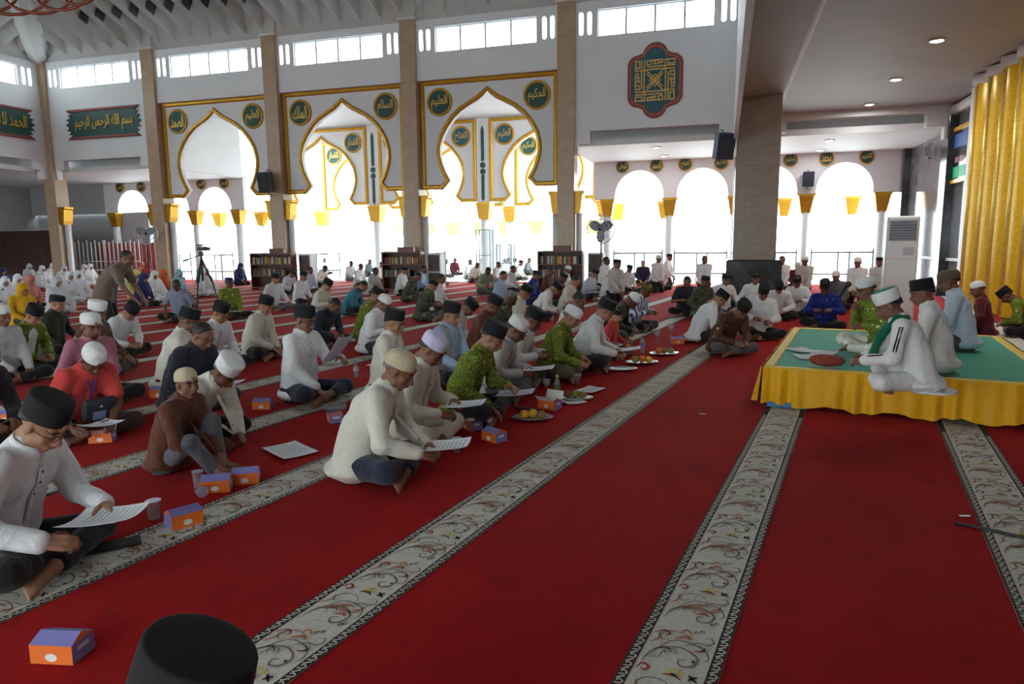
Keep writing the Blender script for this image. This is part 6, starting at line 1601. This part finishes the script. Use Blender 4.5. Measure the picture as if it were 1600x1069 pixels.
# glass showcases in the porch
for x, y, w, hh, l in ((-9.45, 27.0, .6, 2.15, 'tall glass showcase behind the crowd in the right-hand arch'), (-8.55, 27.0, .62, 1.52, 'low glass showcase right of the tall one')):
    e = empty('glass_showcase', (x, y, 0), 0, l, 'showcase')
    b = MB()
    for sx in (-1, 1):
        for sy in (-1, 1): b.bev(sx * w / 2 - .02, sx * w / 2 + .02, sy * .2 - .02, sy * .2 + .02, 0, hh, .004)
    for z in (0, hh * .5, hh - .03): b.bev(-w / 2, w / 2, -.2, .2, z, z + .03, .004)
    b.build('frame', plain('case_teal', srgb(150, 180, 184), .4), e)
    for sy in (-1, 1): b = MB(); b.box(-w / 2, w / 2, sy * .2 - .003, sy * .2 + .003, .03, hh - .03); b.build('pane', CUPG, e)
# chandelier of interlaced copper tubes
COP = plain('copper_tube', srgb(150, 84, 62), .35, .7)
e = empty('chandelier', (-13.2, 8.65, 6.92), 0, 'chandelier of interlaced copper tubes at the upper left corner', 'chandelier'); RR = 2.75
for k in range(26):
    a = 2 * PI * k / 26; c0 = Vector((RR * math.cos(a), RR * math.sin(a), 0)); tg_ = Vector((-math.sin(a), math.cos(a), 0)); b = MB()
    b.tube([c0 + tg_ * (.85 * math.cos(q)) + Vector((0, 0, .62 * math.sin(q))) + Vector((math.cos(a), math.sin(a), 0)) * (.1 * math.sin(2 * q)) for q in np.linspace(0, 2 * PI, 25)[:-1]], .032, 6, True); b.build('loop', COP, e, True)
b = MB()
for z in (.6, -.1): b.tube([Vector((RR * math.cos(a), RR * math.sin(a), z)) for a in np.linspace(0, 2 * PI, 65)[:-1]], .03, 6, True)
b.build('ring', COP, e, True)
b = MB()
for k in range(4): a = PI / 2 * k + .4; b.tube([(RR * math.cos(a), RR * math.sin(a), .6), (0, 0, 4.9)], .02, 6)
b.tube([(0, 0, 4.8), (0, 0, 7.3)], .03, 6); b.build('suspension', COP, e, True)

# ------------------------------------------------------------------ snacks and drinks on the carpet
ORA = plain('box_orange', srgb(232, 112, 34), .55, var=.05); LIL = plain('box_lilac', srgb(132, 128, 190), .55, var=.05); BXW = plain('box_white', srgb(226, 222, 220), .6, var=.05)
def box_parts(open_=False):
    out = []
    w, d, hh = .085, .06, .075
    b = MB(); b.v = [(sx * w, sy * d, z) for z in (0, hh) for sy in (-1, 1) for sx in (-1, 1)]
    b.f = [(0, 2, 3, 1), (0, 1, 5, 4), (2, 6, 7, 3), (0, 4, 6, 2), (1, 3, 7, 5)]; b.mi = [0, 0, 0, 1, 1]
    out.append(('carton', b.mesh('carton'), [ORA, LIL]))
    b = MB()
    if open_:
        b.add([(-w, -d, hh), (w, -d, hh), (w, -d - .05, hh + .045), (-w, -d - .05, hh + .045)], [(0, 1, 2, 3)]); b.add([(-w, d, hh), (w, d, hh), (w, d + .03, hh + .07), (-w, d + .03, hh + .07)], [(0, 1, 2, 3)])
        b.add([(-w * .8, -d * .7, hh - .01), (0, d * .8, hh + .03), (w * .9, -d * .3, hh + .012), (.2 * w, -d * .8, hh - .005)], [(0, 1, 2), (0, 2, 3)]); out.append(('flaps', b.mesh('flaps'), [BXW]))
    else:
        b.add([(-w, -d, hh), (w, -d, hh), (w, d, hh), (-w, d, hh), (-w * .96, 0, hh + .028), (w * .96, 0, hh + .028)], [(0, 1, 5, 4), (2, 3, 4, 5), (1, 2, 5), (3, 0, 4)]); b.mi = [1, 1, 0, 0]; out.append(('lid', b.mesh('lid'), [ORA, LIL]))
    b = MB(); b.lathe([(.016, 0), (.016, .0012)], 14, 1.5, 1, Matrix.Translation((0, -d, .028)) @ Matrix.Rotation(R(90), 4, 'X')); out.append(('printed_logo', b.mesh('printed_logo'), [BXW]))
    b = MB(); b.box(w - .0008, w + .0008, -.03, .03, .04, .058); out.append(('printed_strip', b.mesh('printed_strip'), [BXW]))
    for n_, me, ms in out:
        for m in ms: me.materials.append(m)
    return out
BOXP = {False: box_parts(False), True: box_parts(True)}
def snack_box(x, y, rz, label, open_=False, s=1.0):
    e = empty('snack_box', (x, y, .004), R(rz), label, 'box', None, s)
    for n_, me, ms in BOXP[open_]: link(n_, me, e)
    return e
for x, y, rz, l, op, s in ((-2.37, 1.82, 12, 'orange snack box nearest the camera at the lower left', False, 1.0), (-2.86, 2.98, 62, 'lilac and orange snack box on the stripe by the water cup', False, 1.0), (-3.06, 3.48, 30, 'snack box before the boy, left of a pair', False, 1.05),
    (-2.98, 3.66, 32, 'snack box before the boy, right of a pair', False, 1.0), (-3.26, 5.22, -50, 'snack box with a grey bag on top left of the old man', False, 1.0), (-4.19, 5.46, 18, 'snack box by the feet of the navy pinstripe man', False, 1.0),
    (-4.74, 4.16, 30, 'opened snack box before the man in red', True, 1.0), (-5.55, 5.62, 10, 'orange snack box left of the boy, farther back', False, 1.1), (-2.0, 5.3, -35, 'opened orange snack box at the knee of the cream suit', True, 1.0),
    (-1.70, 5.02, -30, 'orange snack box in front of the cream-suited man', False, 1.0), (-1.53, 6.18, -20, 'opened snack box with white paper by the green-label bottle', True, 1.1), (-.64, 10.75, 15, 'lilac and orange snack box near the fruit at the row end', False, 1.1),
    (-1.64, 7.7, 0, 'orange snack box beside the grey-robed man', False, 1.1), (-6.14, 4.45, 20, 'orange snack box at the left edge', False, 1.0), (.56, 11.85, 10, 'orange snack box before the white shirts left of the platform', False, 1.1)):
    snack_box(x, y, rz, l, op, s)
b = MB(); b.v = []; rs = np.random.RandomState(4)
a = surface([('e', _v(0, 0, .02), (.11, .08, .022)), ('c', _v(-.06, 0, .02), _v(.08, .03, .045), .03, .02)], .012, .03, wr=.014)
o = link('plastic_bag', to_mesh('plastic_bag', [a])); o.data.materials.append(plain('bag_smoke', srgb(110, 110, 112), .3)); o.location = (-3.26, 5.22, .104); tag(o, 'crumpled grey plastic bag lying on a snack box', 'bag')
WATER = t_glass('water', (.96, .97, .98, 1), .8, .08); FOIL = plain('foil_lid', srgb(206, 206, 226), .3, .3)
def water_cup(x, y, label, lying=False, s=1.0):
    e = empty('water_cup', (x, y, .004), 0, label, 'cup', None, s)
    if lying: e.rotation_euler = (R(88), 0, R(60)); e.location.z = .034
    b = MB(); b.lathe([(.024, 0), (.026, .004), (.034, .088), (.036, .09), (.036, .094)], 20, cap=False); b.lathe([(.001, 0.001), (.024, .001)], 20, cap=False); b.build('cup', CUPG, e, True)
    b = MB(); b.lathe([(.023, .003), (.0285, .05)], 20); b.build('water', WATER, e, True)
    b = MB(); b.lathe([(.037, .094), (.037, .096)], 20); b.build('foil_lid', FOIL, e)
water_cup(-3.08, 2.99, 'clear water cup with foil lid before the front left man', s=1.15); water_cup(-1.87, 4.64, 'clear water cup right of the old man', s=1.15); water_cup(-3.14, 3.4, 'tipped water cup beside the boy', True)
water_cup(-3.24, 3.52, 'water cup standing by the boy and the snack boxes'); water_cup(-1.5, 7.3, 'water cup between the fruit trays of the front row', s=1.2); water_cup(-1.56, 8.3, 'water cup in front of the green batik man with white cap', s=1.2)
CAPY = plain('cap_yellow', srgb(206, 190, 70), .5); CAPL = plain('cap_lilac', srgb(150, 146, 210), .5); LBG = plain('label_green', srgb(90, 140, 70), .5, var=.3, nscale=30); LBL = plain('label_lilac', srgb(130, 136, 210), .5, var=.3, nscale=30)
def bottle(x, y, label, capm, labm, s=1.0):
    e = empty('water_bottle', (x, y, .004), 0, label, 'bottle', None, s)
    b = MB(); b.lathe([(.028, 0), (.031, .006), (.031, .06), (.029, .066), (.031, .072), (.031, .12), (.026, .145), (.013, .17), (.012, .186)], 18); b.build('bottle', CUPG, e, True)
    b = MB(); b.lathe([(.027, .004), (.028, .14), (.012, .165)], 16); b.build('water', WATER, e, True)
    b = MB(); b.lathe([(.0318, .075), (.0318, .118)], 18, cap=False); b.build('label', labm, e, True)
    b = MB(); b.lathe([(.0145, .182), (.0145, .2), (.012, .203)], 14); b.build('cap', capm, e, True)
bottle(-1.85, 5.34, 'small lilac-capped bottle before the cream suit', CAPL, FOIL, .85); bottle(-1.58, 6.68, 'green-labelled bottle with yellow cap nearest the camera', CAPY, LBG, 1.1); bottle(-1.58, 8.12, 'green-labelled bottle before the white-capped green batik', CAPY, LBG, 1.1)
bottle(-1.2, 9.5, 'tall bottle among the goblets, left of two', CAPY, LBG, 1.25); bottle(-1.06, 9.72, 'tall bottle among the goblets, right of two', CAPL, LBL, 1.25); bottle(-1.3, 8.95, 'lilac-labelled bottle before the white-shirted man with the child', CAPL, LBL, 1.1)
bottle(-4.12, 7.1, 'bottle behind the feet of the man raising a sheet', CAPL, FOIL, 1.0); bottle(.66, 12.3, 'bottle before the ring left of the platform', CAPL, LBL, 1.0)
def goblet(x, y, label, s=1.0):
    e = empty('goblet', (x, y, .004), 0, label, 'glass', None, s)
    b = MB(); b.lathe([(.035, 0), (.034, .004), (.006, .012), (.005, .07), (.012, .078), (.036, .1), (.042, .13), (.039, .16), (.037, .16), (.039, .13), (.033, .102), (.004, .084)], 20, cap=False); b.build('bowl', CUPG, e, True)
    b = MB(); b.lathe([(.006, .085), (.03, .1), (.036, .12)], 18); b.build('water', WATER, e, True)
goblet(-1.71, 6.76, 'stemmed water glass left of the green-label bottle'); goblet(-1.4, 8.16, 'stemmed water glass with brown drink in the front row', 1.2); goblet(-.94, 10.7, 'stemmed water glass, left of two at the row end', 1.3); goblet(-.8, 11.55, 'stemmed water glass, right of two at the row end', 1.3)
SILV = plain('tray_silver', srgb(190, 190, 192), .25, .7); FY = plain('fruit_yellow', srgb(226, 170, 40), .5); FO = plain('fruit_orange', srgb(232, 120, 30), .5); FG = plain('fruit_green', srgb(130, 140, 60), .5); FB = plain('snack_brown', srgb(150, 110, 70), .7)
def tray(x, y, rz, label, food, short, s=1.0):
    e = empty('tray', (x, y, .004), R(rz), label, 'tray', None, s)
    b = MB(); b.lathe([(.08, .0), (.10, .006), (.14, .022), (.15, .026), (.15, .03), (.138, .027), (.098, .012), (.004, .01)], 24, 1.25, .8); b.build('dish', SILV, e, True)
    for k, (m, fx, fy, fz, r_, nm) in enumerate(food):
        b = MB(); pr = [(r_ * math.sin(q) + 1e-4, r_ * .92 * (1 - math.cos(q))) for q in np.linspace(0, PI, 9)]; b.lathe(pr, 12, cap=False)
        c_, s_ = math.cos(R(rz)), math.sin(R(rz)); o = b.build(nm, m, None, True); o.location = (x + s * (fx * c_ - fy * s_), y + s * (fx * s_ + fy * c_), .004 + s * (.012 + fz)); o.scale = (s, s, s)
        tag(o, '%s %s on the %s' % (['left', 'middle', 'right', 'rear', 'front'][k % 5], nm.replace('_', ' '), short), 'fruit' if nm != 'snack_cake' else 'food', 'food on the ' + short)
fr_ = lambda a, b_, c_: [(a, -.07, .0, 0, .042, 'mandarin' if a in (FY, FO) else 'pear'), (b_, .01, .03, 0, .042, 'mandarin' if b_ in (FY, FO) else 'pear'), (c_, .08, -.01, 0, .04, 'mandarin' if c_ in (FY, FO) else 'snack_cake')]
tray(-1.58, 5.72, 20, 'wrapped fruit tray with yellow mandarins in front of the green batik man', fr_(FY, FY, FB), 'tray before the green batik man'); tray(-1.38, 6.6, 10, 'silver snack tray right of the green-label bottle', fr_(FB, FG, FB), 'tray by the green-label bottle')
tray(-1.15, 8.3, 15, 'nearly empty silver oval tray on the carpet', [], 'oval tray'); tray(-.97, 8.82, 20, 'heaped fruit tray with green and orange fruit', fr_(FG, FO, FY), 'heaped fruit tray', 1.15); tray(-.75, 9.62, 30, 'fruit tray behind the heaped one', fr_(FO, FB, FG), 'fruit tray behind', 1.15)
tray(.5, 11.4, 0, 'silver tray with an orange before the ring', fr_(FO, FB, FB), 'tray before the ring'); tray(-.5, 11.0, 10, 'fruit tray at the far end of the row', fr_(FB, FY, FG), 'row-end fruit tray', 1.2)
# sheets, pouch, phone and cable lying on the carpet
def lay(x, y, rz, label, w=.21, hh=.30, m=None, s=1.0): return sheet(Matrix.Translation((x, y, .012)) @ Matrix.Rotation(R(rz), 4, 'Z'), w * s, hh * s, label, m, .006)
lay(-3.1, 4.32, 60, 'large white sheet on the carpet beside the stooping man', s=1.3); lay(-1.40, 6.50, 40, 'white sheet under the green-label bottle'); lay(-1.3, 7.05, -20, 'grey-white napkin sheet between the trays'); lay(.62, 12.0, 10, 'white sheet before the ring left of the platform')
sheet(Matrix.Translation((-3.50, 2.38, .17)) @ Matrix.Rotation(R(30), 4, 'Z') @ Matrix.Rotation(R(12), 4, 'X'), .21, .30, 'lilac sheet at the left edge below the front left man', LILAC)
lay(-4.25, 7.9, 5, 'sheet lying between the white tunic and sky blue man')
b = MB(); b.bev(-.14, .14, -.055, .055, 0, .018, .007); o = b.build('pouch', plain('pouch_black', srgb(36, 34, 36), .7, bump=.3)); o.location = (-3.0, 2.62, .006); o.rotation_euler.z = R(48); tag(o, 'flat black pouch on the edge of the stripe', 'pouch')
b = MB(); b.bev(-.075, .075, -.037, .037, 0, .009, .004); o = b.build('phone', plain('phone_black', srgb(24, 24, 28), .2)); o.location = (-2.0, 4.8, .006); o.rotation_euler.z = R(10); tag(o, 'dark phone lying beside the water cup of the old man', 'phone')
b = MB(); b.bev(-.12, .12, -.04, .04, 0, .015, .006); o = b.build('wallet', plain('wallet_brown', srgb(60, 48, 40), .7)); o.location = (-1.72, 6.06, .006); o.rotation_euler.z = R(-15); tag(o, 'brown wallet on the carpet before the green batik man', 'wallet')
b = MB(); b.tube([(1.26, 4.14, .012), (1.4, 4.09, .011), (1.6, 4.0, .011), (2.1, 3.85, .011), (2.9, 3.9, .011)], .009, 8); o = b.build('cable', BLACK, None, True); tag(o, 'black cable across the right-hand stripe', 'cable')
for x, y, l in ((-.14, 6.31, 'tiny white scrap on the carpet before the platform'), (1.35, 4.28, 'tiny white scrap near the cable')):
    b = MB(); b.bev(-.03, .03, -.008, .008, 0, .006, .002); o = b.build('paper_scrap', PAPER); o.location = (x, y, .004); o.rotation_euler.z = R(15); tag(o, l, 'scrap')
